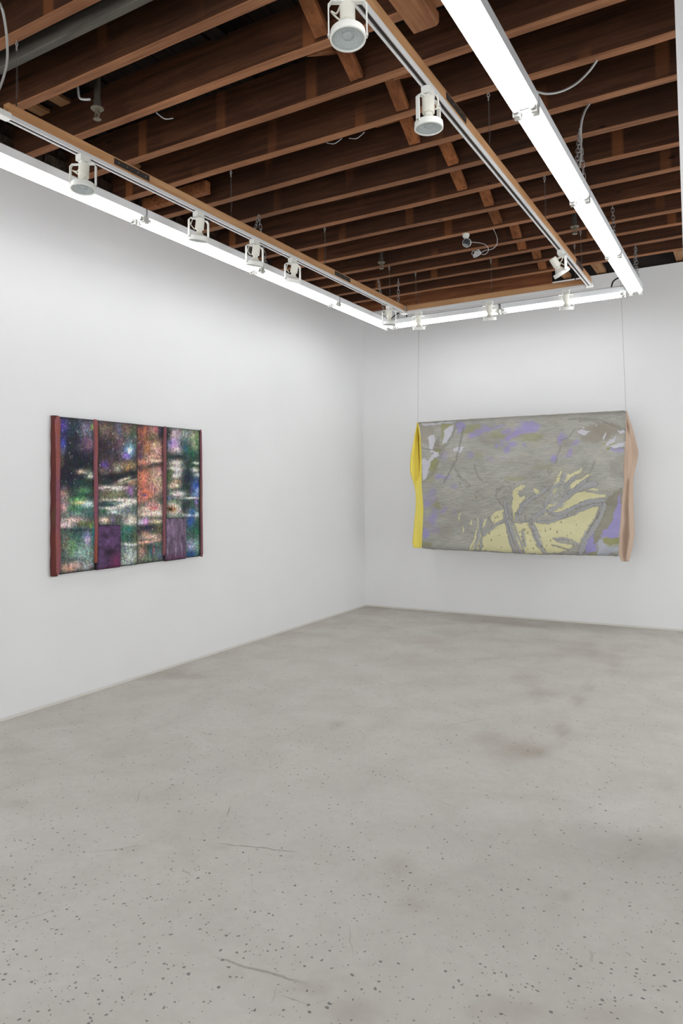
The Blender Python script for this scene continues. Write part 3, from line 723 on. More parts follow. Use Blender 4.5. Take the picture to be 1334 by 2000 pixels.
def paint_left(X, Y):
    """colour (sRGB 0..255) at enlarged painting coordinates"""
    sh = X.shape; C = np.zeros(sh+(3,))
    xw = X+7*(fbm(X/24, Y/30, 5)-.5)*2; yw = Y+6*(fbm(X/40, Y/24, 9)-.5)*2
    C[:] = (30, 32, 42)
    C[X > 430] = (66, 54, 54); C[X > 737] = (104, 72, 60); C[X > 955] = (46, 60, 54)
    low = sst(600, 760, Y)[..., None]; C = C*(1-low*.7)+np.array((72, 96, 84))*low*.7
    speck = fbm(X/7, Y/9, 21, 3, .8)
    def bl(x, y, rx, ry, r, g, b, a, ang=0, lo=None, hi=None):
        nonlocal C
        if ry < 20 and rx > 30: ry = ry*1.45+1
        c, s = math.cos(ang), math.sin(ang); dx, dy = xw-x, yw-y; u = (c*dx+s*dy)/rx; v = (-s*dx+c*dy)/ry
        d = u*u+v*v; m = np.exp(-d*1.0)*a*1.12
        m = np.clip(m*(1+1.3*(speck-.5)), 0, 1)
        if lo is not None: m = m*(X > lo)
        if hi is not None: m = m*(X < hi)
        C = C*(1-m[..., None])+np.array((r, g, b))*m[..., None]
    A = dict(hi=425); B2 = dict(lo=425, hi=737); C3 = dict(lo=737, hi=950); D4 = dict(lo=950)
    for t in [(175, 165, 38, 60, 74, 60, 150, .85), (165, 300, 28, 55, 62, 72, 175, .95), (172, 360, 22, 26, 150, 150, 200, .6), (345, 190, 70, 75, 128, 124, 150, .7), (365, 310, 45, 60, 165, 112, 142, .7),
              (300, 330, 50, 40, 90, 74, 96, .6), (400, 170, 18, 30, 116, 160, 60, .7), (250, 190, 40, 50, 30, 60, 66, .6), (262, 470, 110, 130, 20, 24, 36, .9), (210, 560, 70, 70, 24, 24, 40, .8), (160, 430, 18, 50, 110, 96, 70, .5),
              (312, 515, 38, 13, 196, 178, 140, .9), (380, 550, 26, 22, 222, 226, 214, .95), (375, 520, 24, 34, 150, 168, 120, .5), (320, 600, 90, 34, 26, 62, 52, .7), (172, 690, 42, 55, 178, 130, 130, .8), (178, 790, 46, 45, 220, 148, 158, .9),
              (320, 690, 90, 22, 24, 56, 52, .75, -.45), (330, 660, 70, 26, 90, 150, 96, .7), (280, 730, 60, 26, 90, 170, 84, .75), (330, 780, 90, 40, 70, 132, 110, .8), (300, 752, 60, 10, 226, 206, 130, .9), (362, 765, 44, 18, 205, 222, 226, .85),
              (250, 800, 50, 34, 60, 120, 70, .7), (370, 830, 50, 40, 54, 94, 92, .7), (270, 840, 60, 20, 140, 180, 170, .5), (250, 885, 88, 15, 232, 194, 186, .95), (185, 925, 66, 24, 236, 190, 196, .95), (330, 915, 70, 22, 96, 100, 60, .7),
              (390, 930, 26, 30, 140, 150, 60, .7), (280, 962, 130, 8, 26, 44, 52, .85), (300, 1020, 110, 60, 52, 92, 88, .8), (353, 1040, 26, 48, 196, 174, 214, 1), (352, 1000, 20, 30, 110, 112, 180, .6), (404, 990, 12, 66, 24, 132, 150, .8),
              (190, 1060, 30, 80, 130, 110, 90, .6), (310, 1130, 90, 60, 146, 180, 172, .85), (240, 1090, 34, 60, 106, 160, 92, .7), (380, 1170, 34, 60, 110, 130, 124, .6), (210, 1250, 66, 40, 200, 146, 122, .9), (270, 1230, 40, 30, 214, 168, 160, .7), (360, 1240, 50, 40, 172, 176, 170, .8), (400, 1255, 30, 20, 60, 50, 52, .7)]: bl(*t, **A)
    for t in [(480, 200, 50, 70, 134, 110, 92, .7), (600, 200, 26, 70, 76, 96, 140, .7), (660, 190, 50, 60, 130, 104, 78, .6), (560, 230, 34, 60, 104, 84, 74, .6), (470, 330, 70, 90, 40, 32, 38, .85), (560, 350, 60, 70, 62, 50, 60, .7), (620, 300, 40, 60, 120, 88, 84, .5),
              (705, 240, 24, 100, 60, 84, 56, .7), (700, 420, 30, 60, 40, 44, 40, .8), (680, 300, 34, 60, 90, 130, 134, .6), (672, 355, 44, 52, 96, 150, 196, .9), (650, 392, 34, 26, 130, 96, 184, .85), (675, 350, 15, 20, 250, 255, 255, 1),
              (488, 470, 30, 36, 88, 52, 146, .95), (690, 470, 30, 40, 186, 140, 70, .6), (630, 470, 44, 30, 168, 142, 104, .6), (585, 490, 40, 34, 150, 150, 124, .8), (660, 500, 20, 30, 196, 140, 60, .7), (500, 535, 30, 14, 206, 152, 128, .8, -.5), (470, 505, 30, 22, 130, 110, 70, .6),
              (560, 555, 130, 34, 20, 26, 34, .95), (690, 530, 50, 34, 24, 28, 38, .9), (630, 576, 52, 7, 214, 196, 170, .85, -.35), (490, 595, 60, 16, 28, 40, 44, .8), (540, 642, 118, 13, 242, 228, 214, 1), (515, 648, 26, 6, 90, 70, 76, .9),
              (660, 590, 100, 8, 190, 190, 150, .6, -.25), (550, 690, 110, 30, 128, 126, 92, .8), (500, 690, 40, 24, 96, 80, 64, .7), (682, 660, 22, 44, 150, 96, 170, .85), (700, 600, 34, 20, 196, 150, 110, .6), (600, 736, 150, 10, 246, 222, 204, 1), (530, 764, 84, 17, 26, 52, 56, 1), (560, 758, 50, 4, 120, 170, 160, .7),
              (640, 770, 90, 14, 238, 222, 212, .9, -.25), (520, 795, 90, 8, 224, 214, 206, .8), (560, 825, 70, 20, 204, 214, 208, .85), (660, 820, 60, 22, 92, 110, 130, .7), (470, 820, 34, 26, 44, 92, 70, .8), (690, 890, 60, 44, 232, 212, 196, 1), (570, 875, 70, 26, 84, 80, 78, .8), (548, 880, 16, 30, 110, 90, 150, .7), (480, 885, 46, 16, 226, 186, 162, .9),
              (680, 955, 60, 26, 28, 110, 98, .9), (640, 1010, 60, 40, 40, 100, 84, .8), (720, 1010, 26, 90, 70, 84, 50, .7), (680, 1074, 60, 7, 220, 220, 212, .95), (680, 1150, 60, 70, 168, 180, 178, .85), (650, 1210, 40, 30, 190, 196, 196, .6), (480, 950, 60, 20, 70, 90, 80, .6)]: bl(*t, **B2)
    for t in [(775, 220, 34, 90, 150, 80, 60, .8), (800, 190, 14, 100, 176, 92, 66, .6), (870, 200, 34, 50, 168, 140, 110, .7), (885, 185, 20, 34, 170, 76, 90, .8), (925, 210, 22, 70, 36, 44, 60, .9), (770, 160, 26, 20, 40, 36, 50, .6), (880, 320, 60, 40, 208, 166, 138, .9), (810, 330, 30, 50, 190, 120, 66, .7), (765, 330, 26, 80, 84, 50, 66, .7), (850, 260, 60, 20, 96, 84, 60, .6),
              (900, 360, 40, 30, 200, 140, 140, .7), (860, 400, 60, 26, 210, 160, 140, .7), (790, 440, 40, 30, 206, 122, 98, .85), (880, 432, 60, 10, 224, 186, 164, .9), (870, 467, 80, 9, 24, 26, 34, .95, -.22), (770, 490, 40, 22, 26, 32, 44, .9), (770, 400, 30, 20, 60, 48, 90, .6),
              (790, 570, 44, 80, 218, 116, 88, .95), (860, 560, 40, 80, 186, 150, 120, .8), (900, 520, 34, 40, 196, 140, 136, .8), (905, 620, 36, 80, 186, 160, 132, .8), (860, 660, 40, 50, 200, 130, 130, .7), (800, 690, 52, 44, 230, 108, 84, .9), (793, 697, 15, 9, 50, 56, 120, 1), (793, 680, 30, 8, 110, 40, 50, .7), (760, 720, 26, 60, 180, 110, 96, .7),
              (850, 760, 60, 30, 176, 120, 116, .7), (920, 740, 20, 40, 70, 76, 60, .7), (840, 800, 90, 16, 234, 190, 170, .9, -.2), (870, 795, 40, 12, 200, 90, 100, .8), (830, 840, 70, 24, 236, 200, 184, .95), (900, 830, 40, 24, 232, 206, 186, .9), (805, 900, 30, 26, 206, 128, 206, 1), (770, 905, 26, 22, 206, 196, 206, .8), (890, 898, 50, 11, 230, 206, 160, .95),
              (830, 945, 90, 17, 40, 36, 58, .95), (770, 985, 40, 30, 48, 38, 44, .8), (900, 960, 40, 36, 96, 96, 60, .7), (850, 1015, 80, 24, 214, 172, 146, .9), (800, 985, 30, 20, 190, 140, 126, .6), (840, 1052, 100, 8, 240, 168, 146, 1, -.15), (820, 1090, 60, 26, 56, 54, 44, .8), (900, 1110, 36, 60, 60, 92, 90, .7), (780, 1130, 26, 60, 186, 126, 108, .7), (866, 1120, 9, 30, 206, 64, 86, .9), (830, 1170, 40, 34, 96, 120, 84, .6), (920, 1160, 30, 40, 90, 100, 130, .6), (850, 1120, 18, 60, 30, 90, 110, .6)]: bl(*t, **C3)
    for t in [(1030, 240, 50, 70, 196, 168, 176, .85), (1110, 230, 30, 50, 168, 186, 186, .6), (1020, 310, 44, 50, 184, 140, 208, .95), (985, 290, 20, 20, 96, 90, 160, .7), (1050, 350, 50, 18, 216, 186, 190, .9), (1170, 240, 50, 50, 176, 170, 140, .7), (1180, 320, 40, 40, 170, 164, 124, .7), (1200, 280, 26, 80, 90, 130, 80, .7), (1110, 330, 34, 60, 34, 80, 88, .85), (975, 220, 18, 50, 40, 42, 42, .9),
              (1150, 380, 60, 40, 34, 88, 66, .8), (1030, 410, 80, 13, 30, 34, 42, .95), (1040, 450, 50, 26, 228, 210, 196, .95), (1020, 490, 60, 10, 234, 222, 206, .9), (1060, 510, 40, 40, 220, 206, 196, .8), (1040, 548, 50, 20, 238, 228, 216, .9), (985, 560, 24, 80, 70, 90, 50, .8), (1185, 450, 28, 11, 224, 228, 204, 1), (1175, 500, 34, 13, 220, 220, 196, .95), (1200, 540, 26, 14, 210, 216, 200, .9),
              (1120, 560, 44, 100, 22, 36, 48, .9), (1160, 470, 30, 20, 24, 50, 40, .6), (1040, 590, 40, 14, 190, 150, 120, .7), (1020, 625, 50, 14, 230, 196, 170, .9), (1190, 630, 34, 60, 44, 78, 176, .95), (1200, 660, 20, 24, 160, 180, 226, .8), (1110, 650, 34, 40, 24, 44, 40, .8), (1050, 685, 60, 24, 226, 206, 202, .95), (985, 715, 20, 12, 70, 80, 140, .8), (1150, 716, 80, 5, 226, 226, 222, .95), (1190, 690, 34, 10, 120, 150, 210, .7), (1195, 750, 14, 30, 130, 84, 176, .8),
              (1010, 802, 80, 50, 244, 226, 204, 1), (990, 802, 44, 18, 112, 80, 52, 1), (990, 806, 12, 12, 30, 22, 20, 1), (1020, 800, 14, 10, 160, 90, 40, .8), (1095, 790, 18, 50, 30, 34, 42, .8), (1120, 770, 40, 40, 26, 50, 56, .8), (1150, 850, 60, 7, 232, 232, 232, .95), (1200, 840, 24, 24, 176, 206, 190, .8), (1160, 820, 22, 26, 50, 110, 190, .7),
              (1150, 900, 30, 50, 32, 76, 176, .9), (1190, 960, 44, 50, 30, 92, 70, .9), (1160, 1050, 60, 20, 130, 150, 170, .6), (1155, 1090, 44, 30, 160, 160, 214, .95), (1200, 1080, 30, 40, 110, 160, 130, .7), (1150, 1150, 50, 18, 26, 70, 140, .9), (1200, 1150, 24, 24, 40, 90, 80, .8)]: bl(*t, **D4)
    # vertical drips, mottling, seams, tiny pale drops
    st = fbm(X/5, Y/60, 41, 3, .7); C = C*(1+.55*(st-.5))[..., None]
    mt = fbm(X/9, Y/11, 61, 4, .8); C = C*(1+1.15*(mt-.5))[..., None]
    for k, sd in enumerate((71, 81, 91)):
        hue = fbm(X/16, Y/22, sd, 3, .7)-.5; C[..., k] += 46*hue
    for x, wd in ((425, 16), (737, 5), (950, 16), (1218, 8), (136, 6)):
        m = np.exp(-((X-x)/wd)**2)*.75; C = C*(1-m[..., None])
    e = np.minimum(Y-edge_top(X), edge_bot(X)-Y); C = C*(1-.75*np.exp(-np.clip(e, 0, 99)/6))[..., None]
    r = np.random.RandomState(3)
    for _ in range(150):
        x, y = r.uniform(140, 1215), r.uniform(110, 1200) if r.rand() < .3 else r.uniform(110, 640); s = r.uniform(1.6, 4.2)
        m = np.exp(-(((X-x)/s)**2+((Y-y)/(s*1.7))**2))*r.uniform(.3, .9); C = C*(1-m[..., None])+np.array((205, 205, 215))*m[..., None]
    gm = C.mean(-1, keepdims=True); C = gm+(C-gm)*.84
    return np.clip(C*1.10+6, 6, 255)
def edge_top(X): return 92+(X-140)*.093
def edge_bot(X): return 1302-(X-140)*.127
def painting():
    yl, yr = zy(98)[1], zy(1238)[1]
    zt = P(80+700/3.924, 790+146/3.924, 0, XF).z; zb = P(80+700/3.924, 790+1232/3.924, 0, XF).z
    root = empty('panelled_painting', (X0, (yl+yr)/2, (zt+zb)/2)); tag(root, 'dark colourful four-panel painting with mauve ribs and two purple patches on the left wall', 'painting')
    def loc(p): return Vector(p)-root.location
    seams = [122, 424, 737, 953, 1232]; prouds = [0, .002, -.004, 0]
    for k in range(4):
        ya, yb = zy(seams[k])[1], zy(seams[k+1])[1]
        nc = max(40, int((yb-ya)/.0033)); nr = 330
        ys = np.linspace(ya, yb, nc); zs = np.linspace(zt, zb, nr)
        Yg, Zg = np.meshgrid(ys, zs)
        Wp = np.stack([np.full_like(Yg, XF), Yg, Zg], -1).reshape(-1, 3)
        px, py = proj(Wp); X = ((px-80)*3.924).reshape(nr, nc); Y = ((py-790)*3.924).reshape(nr, nc)
        col = paint_left(X, Y)
        ed = np.minimum(np.minimum(Yg-ya, yb-Yg), np.minimum(zt-Zg, Zg-zb))
        bulge = -.010*np.exp(-ed/.006)+.0025*np.sin(Zg*9+k)*np.sin(Yg*5)
        if k == 1: bulge += .006*sst(yb-.16, yb-.03, Yg)
        Xg = XF+prouds[k]+bulge
        Pts = np.stack([Xg, Yg, Zg], -1)-np.array(root.location)
        # wrap the rim back to the wall
        def rim(A): B = A.copy(); B[..., 0] = X0+.002-root.location.x; return B
        o = grid_obj('canvas_panel', Pts, col, M_CANVAS, root)
        sb = MB(); y0, y1 = ya-root.location.y, yb-root.location.y; z0, z1 = zb-root.location.z, zt-root.location.z
        sb.box((.001, y0+.0005, z0+.0005), (XF+prouds[k]-.009-root.location.x, y1-.0005, z1-.0005)); sb.build('stretcher_side', M_EDGE, root)
    # mauve ribs: tapering padded strips
    def rib(Xa, Xb, w0, w1, Yt, Yb, dep, mat_, wob=.0014, sd=0, x_off=0):
        n = 44; r = random.Random(sd); pts = []; V = []; Fs = []; K = 10
        pt = P(80+Xa/3.924, 790+Yt/3.924, 0, XF); pb = P(80+Xb/3.924, 790+Yb/3.924, 0, XF)
        for i in range(n+1):
            t = i/n; c = pt.lerp(pb, t); c.x = XF+x_off; wd = (w0+(w1-w0)*t)*(1+.10*math.sin(9*t+sd)+.05*math.sin(23*t+sd)); cy = wob*math.sin(7*t*3+sd*2)
            if i == 0 or i == n: wd *= .55
            for k in range(K):
                a = math.pi*k/(K-1)
                V.append(loc((c.x-.004+dep*math.sin(a)*(.6 if i in (0, n) else 1), c.y+cy-wd/2*math.cos(a), c.z)))
        for i in range(n):
            for k in range(K-1): Fs.append((i*K+k, i*K+k+1, (i+1)*K+k+1, (i+1)*K+k))
            Fs.append((i*K+K-1, i*K, (i+1)*K, (i+1)*K+K-1))
        Fs.append(tuple(range(K))); Fs.append(tuple(n*K+k for k in range(K))[::-1])
        o = MB().add(V, Fs).build('padded_rib', mat_, root, True); return o
    rib(127, 130, .040, .040, 88, 1304, .020, M_RIB, sd=1)
    rib(419, 421, .042, .026, 115, 1215, .019, M_RIB, .002, sd=2)
    rib(951, 943, .034, .030, 168, 1155, .016, M_RIB2, .002, sd=4)
    rib(1226, 1233, .020, .028, 192, 1168, .012, M_RIB2, .001, sd=5)
    # padded edge wrapping the left side
    ey = zy(110)[1]; b = MB(); V = []; n = 30
    for i in range(n+1):
        z = zt+.004-(zt-zb+.012)*i/n; d = .0018*math.sin(i*1.3)
        V += [loc((X0+.002, ey+d, z)), loc((X0+.004, ey-.012+d, z)), loc((X0+.03, ey-.016+d, z)), loc((XF-.006, ey-.013+d, z)), loc((XF+.004, ey-.002+d, z)), loc((XF+.002, ey+.018+d, z))]
    Fs = [(i*6+k, i*6+k+1, (i+1)*6+k+1, (i+1)*6+k) for i in range(n) for k in range(5)]+[(0, 1, 2, 3, 4, 5), tuple(n*6+k for k in range(6))[::-1]]
    b.add(V, Fs).build('side_padding', M_RIB3, root, True)
    # the two purple patches
    for (Xa, Xb, Ya, Yb, mm, lb) in ((436, 622, 922, 1256, M_PATCH, 'plum patch with reddish lower corner'), (960, 1124, 868, 1190, M_PATCH2, 'greyish purple patch with vertical grain')):
        a_ = P(80+Xa/3.924, 790+Ya/3.924, 0, XF+.018); c_ = P(80+Xb/3.924, 790+Yb/3.924, 0, XF+.018)
        ya, yb = a_.y, c_.y; z1 = P(80+Xa/3.924, 790+(Ya+4)/3.924, 0, XF+.018).z; z0 = P(80+(Xa+Xb)/2/3.924, 790+(Yb+4)/3.924, 0, XF+.018).z
        nr, nc = 60, 36; Yg, Zg = np.meshgrid(np.linspace(ya, yb, nc), np.linspace(z1, z0, nr))
        ed = np.minimum(np.minimum(Yg-ya, yb-Yg), np.minimum(z1-Zg, Zg-z0))
        Zg = Zg+.004*np.sin((Yg-ya)*24)*sst(z0+.3, z1, Zg)
        Xg = XF+.018-.022*np.exp(-ed/.007)+.002*noise2(Yg*30, Zg*30, 8)
        Xg[(ed < 1e-5)] = XF-.004
        U = (Yg-ya)/(yb-ya); Vv = (z1-Zg)/(z1-z0)
        n1 = fbm(U*5, Vv*8, 31, 4, .6); n2 = fbm(U*14, Vv*(4 if mm is M_PATCH2 else 16), 33, 4, .7)
        if mm is M_PATCH:
            C = np.array((88, 62, 98))*(.6+.85*n1)[..., None]
            m = np.exp(-(((U-.75)/.22)**2+((Vv-.88)/.22)**2)); C = C*(1-.8*m[..., None])+np.array((122, 46, 84))*.8*m[..., None]
            m = np.exp(-(((U-.45)/.2)**2+((Vv-.62)/.1)**2)); C *= (1-.5*m)[..., None]
            m = np.exp(-(((U-.5)/.5)**2+((Vv-1)/.06)**2)); C = C*(1-.5*m[..., None])+np.array((110, 26, 76))*.5*m[..., None]
        else:
            C = np.array((116, 98, 120))*(.55+.9*n2)[..., None]; m = sst(.75, 1, Vv)[..., None]*.6; C = C*(1-m)+np.array((84, 40, 72))*m
        C *= (1-.6*np.exp(-ed/.007))[..., None]
        C *= (.8+.4*n2)[..., None]
        o = grid_obj('patch', np.stack([Xg, Yg, Zg], -1)-np.array(root.location), C, M_CANVAS, root); o['label'] = lb
M_EDGE = mat('dark_painting_edge', .7, (34, 26, 28))
def m_rib(name, a, b, c_):
    m = mat(name, .65, spec=.2); t = NT(m); c = t.coord(); n = t.noise(t.mapping(c, (8, 8, 2.2)), 1.4, 4); n2 = t.noise(c, 160, 3)
    col = t.ramp(n, [(.3, lin(a)), (.5, lin(b)), (.68, lin(c_))]); col = t.mix(t.rng(n2, .4, .7, 0, .4), col, lin((70, 36, 38))); t.out(col, None, t.bump(n2, .4, .002)); return m
M_RIB = m_rib('mauve_rust_velvet', (150, 84, 62), (146, 88, 92), (128, 78, 108))
M_RIB2 = m_rib('dusty_rose_velvet', (138, 90, 98), (128, 80, 88), (150, 100, 90))
M_RIB3 = m_rib('rust_red_velvet', (104, 54, 42), (92, 44, 42), (88, 70, 46))
M_PATCH, M_PATCH2 = 1, 2
painting()

# ------------------------------------------------------------------ hanging fabric work by the back wall
YFB = 7.0
M_CLOTH = m_print('woven_relief_cloth', .55, .4, 1)
def side_cloth(name, a, b):
    m = mat(name, .85, spec=.15); t = NT(m); c = t.coord(); n = t.noise(t.mapping(c, (1, 1, .3)), 6, 3)
    t.out(t.mix(n, lin(a), lin(b)), None, t.bump(t.noise(t.mapping(c, (200, 200, 20)), 2, 3), .1, .002)); return m
M_YEL = side_cloth('yellow_cotton', (238, 220, 104), (244, 228, 120)); M_TAN = side_cloth('dusty_pink_cotton', (172, 148, 130), (188, 165, 147)); M_BACKC = mat('grey_backing_cloth', .8, (150, 145, 132))
def fab():
    def W(X, Y, y): return Pn(780+np.ravel(X)/2.7224, 780+np.ravel(Y)/2.7224, 1, y)
    L = [(60, 94), (125, 96), (150, 106), (200, 112), (300, 118), (420, 122), (470, 122), (520, 126), (580, 129), (650, 125), (720, 121), (790, 118)]
    Rr = [(60, 1206), (150, 1204), (200, 1202), (250, 1198), (340, 1190), (380, 1191), (430, 1194), (520, 1184), (600, 1178), (700, 1171), (780, 1167), (836, 1165)]
    T = [(94, 125), (300, 112), (600, 94), (900, 78), (1206, 62)]; Bt = [(118, 788), (180, 796), (300, 801), (500, 810), (700, 822), (850, 824), (1000, 828), (1120, 829), (1165, 836)]
    nr, nc = 330, 560
    u = np.linspace(0, 1, nc)[None]*np.ones((nr, 1)); v = np.linspace(0, 1, nr)[:, None]*np.ones((1, nc))
    lx, ly = zip(*L); rx, ry = zip(*Rr); X = 105+u*1085; Yy = 0
    for _ in range(3):
        top = np.interp(X, *zip(*T)); bot = np.interp(X, *zip(*Bt)); Y = top+(bot-top)*v
        xl = np.interp(Y, lx, ly); xr = np.interp(Y, rx, ry); X = xl+(xr-xl)*u
    Y = Y+1.6*(noise2(X/14, Y*0, 3)-.5)*np.exp(-v*30)+2.2*(noise2(X/22, Y*0, 4)-.5)*np.exp(-(1-v)*30)
    nz = (fbm(X/24, Y/16, 2, 4, .65)-.5); nz2 = (fbm(X/24, Y/16, 12, 4, .65)-.5)
    Xw, Yw = X+16*nz, Y+16*nz2; Xf, Yf = X+26*nz, Y+26*nz2
    C = np.zeros(X.shape+(3,)); base = fbm(X/160, Y/110, 15, 4)
    C[:] = np.array((166, 165, 157)); C += ((base-.5)*26)[..., None]
    C += (np.array((4, 1, -4))*(sst(.55, .8, fbm(X/120, Y/40, 17, 3)))[..., None])
    H = .018*np.sin((Y-330)/95)*np.exp(-((Y-350)/230)**2)+.004*(fbm(X/200, Y/160, 77, 3)-.5)
    H = H+.020*np.exp(-((Y-322-(X-600)*-.01)/34)**2)*sst(300, 600, X)*sst(1150, 900, X)
    # wrinkle field: draped bundles radiating to the lower middle
    ang = np.arctan2(Y-700, X-590); rad = np.hypot(X-590, Y-700)
    wr = fbm(ang*14, rad/90, 51, 3); fine = fbm(X/26, Y/3.2, 53, 3, .6); diag = fbm((X*.5+Y)/8, (X-Y*.5)/50, 55, 3, .6)
    H += .0035*(wr-.5)*sst(520, 200, rad)+.0016*(fine-.5)+.0022*(diag-.5)*sst(250, 420, Y)*sst(760, 500, X)
    C += ((fine-.5)*34+(diag-.5)*12*sst(250, 400, Y))[..., None]
    def put(mask, col, h=0, k=1.0):
        nonlocal C, H
        m = (mask*k)[..., None]; C = C*(1-m)+np.array(col)*m; H = H+h*mask
    def poly(pts, col, h=0, k=1., wob=1):
        put(inpoly(Xw if wob == 1 else Xf, Yw if wob == 1 else Yf, pts).astype(float), col, h, k)
    def stroke(pts, wd, col, h=.003, k=1., n=1):
        d = segd(X+11*nz*n, Y+11*nz2*n, pts)+wd*.9*(fbm(X/9, Y/7, 123, 2)-.5)*.9; d = np.maximum(d, 0); m = sst(wd, wd*.6, d); put(m, col, 0, k)
        nonlocal H; H = H+h*np.sqrt(np.clip(1-(d/wd)**2, 0, 1))
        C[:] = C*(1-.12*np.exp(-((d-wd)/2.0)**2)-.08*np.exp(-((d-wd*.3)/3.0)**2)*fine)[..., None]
    def bl(x, y, rx_, ry_, col, a, ang_=0):
        c, s = math.cos(ang_), math.sin(ang_); dx, dy = Xf-x, Yf-y; q = ((c*dx+s*dy)/rx_)**2+((-s*dx+c*dy)/ry_)**2
        put(sst(1.5, .55, q)*(.75+.5*(fine-.3)), col, 0, a)
    LAV, OLI, YEL, WHT, GRY, TAU = (156, 148, 196), (148, 148, 100), (214, 209, 164), (204, 204, 214), (168, 168, 170), (148, 140, 128)
    # taupe and olive washes
    for t in [(140, 180, 40, 60, TAU, .6), (190, 260, 30, 50, TAU, .8), (150, 380, 60, 30, TAU, .4), (400, 150, 110, 18, OLI, .55), (380, 175, 60, 12, OLI, .6), (250, 140, 30, 16, OLI, .8), (560, 190, 90, 22, OLI, .5), (700, 200, 60, 24, OLI, .5), (230, 195, 12, 60, OLI, .6),
              (205, 280, 16, 20, OLI, .9), (180, 345, 26, 40, OLI, .9), (150, 420, 40, 22, OLI, .4), (1040, 180, 90, 50, TAU, .8), (1100, 160, 70, 40, TAU, .8), (880, 230, 60, 22, TAU, .5), (420, 300, 26, 22, OLI, .3), (620, 420, 60, 12, OLI, .45), (760, 360, 60, 14, OLI, .3), (480, 215, 60, 30, TAU, .35),
              (190, 590, 40, 40, OLI, .3), (200, 560, 14, 30, OLI, .5), (160, 660, 30, 24, OLI, .45), (140, 770, 40, 12, OLI, .6), (240, 700, 50, 40, TAU, .35), (1120, 240, 40, 10, OLI, .6), (1150, 262, 46, 5, (120, 136, 50), .9)]: bl(*t)
    for t in [(325, 142, 30, 22, .9), (320, 165, 16, 14, .8), (400, 182, 44, 15, .85, -.4), (450, 165, 34, 12, .7, -.4), (450, 146, 26, 10, .7), (500, 150, 60, 10, .6, -.3), (570, 172, 30, 16, .8, -.3), (600, 190, 50, 13, .9, -.6), (560, 212, 30, 10, .6, -.5), (700, 145, 46, 30, .95), (650, 170, 44, 16, .85, -.4), (640, 150, 40, 12, .5, -.4), (655, 122, 30, 8, .5),
              (600, 238, 26, 13, .8), (515, 244, 9, 12, .8), (545, 242, 14, 8, .6), (572, 268, 18, 20, .8, .4), (665, 240, 10, 8, .6), (855, 212, 14, 34, .8, .2), (880, 205, 10, 20, .5), (935, 232, 30, 12, .7, -.4), (905, 285, 16, 24, .75, .5), (822, 318, 13, 22, .9), (815, 300, 7, 10, .6), (375, 298, 16, 20, .5, .4), (235, 295, 26, 26, .35), (480, 318, 26, 9, .4), (560, 315, 16, 9, .4), (1155, 268, 40, 12, .85),
              (212, 412, 22, 13, .8), (245, 415, 18, 12, .7), (265, 410, 14, 10, .4), (180, 492, 22, 16, .55), (295, 465, 16, 12, .5), (160, 530, 40, 30, .4), (145, 560, 24, 20, .6), (235, 590, 14, 22, .7, .5), (190, 600, 22, 30, .6), (175, 640, 22, 30, .7), (140, 712, 18, 30, .9), (150, 650, 24, 30, .3), (190, 690, 26, 24, .4), (290, 600, 20, 16, .25)]:
        bl(t[0], t[1], t[2], t[3], LAV, t[4], t[5] if len(t) > 5 else 0)
    # pale grey-white scraps
    for p in ([(150, 200), (178, 190), (186, 192), (182, 240), (170, 290), (160, 282), (158, 240)], [(235, 170), (255, 150), (290, 138), (272, 190), (250, 232), (222, 240), (232, 205)], [(120, 320), (135, 312), (150, 330), (170, 300), (205, 275), (200, 300), (165, 335), (155, 380), (145, 430), (128, 430), (125, 380)], [(170, 275), (205, 280), (215, 300), (190, 305)],
              [(285, 268), (300, 255), (345, 255), (330, 275), (312, 290), (300, 275), (290, 285)], [(945, 172), (965, 160), (1015, 172), (990, 188), (955, 186)], [(965, 150), (985, 145), (985, 156)], [(1035, 140), (1055, 134), (1052, 142)], [(1090, 245), (1118, 212), (1148, 195), (1140, 225), (1110, 248)], [(1105, 256), (1150, 236), (1202, 222), (1200, 250), (1130, 260)], [(1160, 172), (1195, 156), (1196, 176), (1170, 184)],
              [(1078, 205), (1100, 170), (1098, 190), (1082, 215)], [(108, 128), (300, 118), (298, 124), (120, 140)]): poly(p, WHT, .001, .85)
    poly([(1120, 335), (1170, 300), (1196, 290), (1196, 420), (1120, 420)], (140, 136, 126), 0, .3)
    # lower right : dark plain cloth, lavender, olive, pale blue
    poly([(1110, 520), (1185, 470), (1180, 660), (1080, 720), (1020, 800), (960, 825), (1000, 700)], (146, 142, 127), -.003, .9, 1)
    poly([(1135, 640), (1172, 500), (1180, 560), (1176, 700), (1160, 740), (1120, 735), (1070, 735), (1082, 690), (1110, 680)], LAV, .001, .95, 2)
    poly([(1080, 738), (1176, 735), (1176, 765), (1120, 775), (1085, 758)], OLI, 0, .85)
    poly([(985, 818), (990, 760), (1012, 700), (1030, 690), (1030, 760), (1050, 770), (1045, 822)], LAV, .001, .95, 2)
    poly([(1000, 820), (1060, 805), (1055, 830), (1000, 830)], OLI, 0, .6)
    poly([(1058, 742), (1085, 765), (1105, 785), (1172, 788), (1172, 800), (1128, 815), (1100, 832), (1050, 830), (1060, 790)], (178, 182, 192), .003, .95)
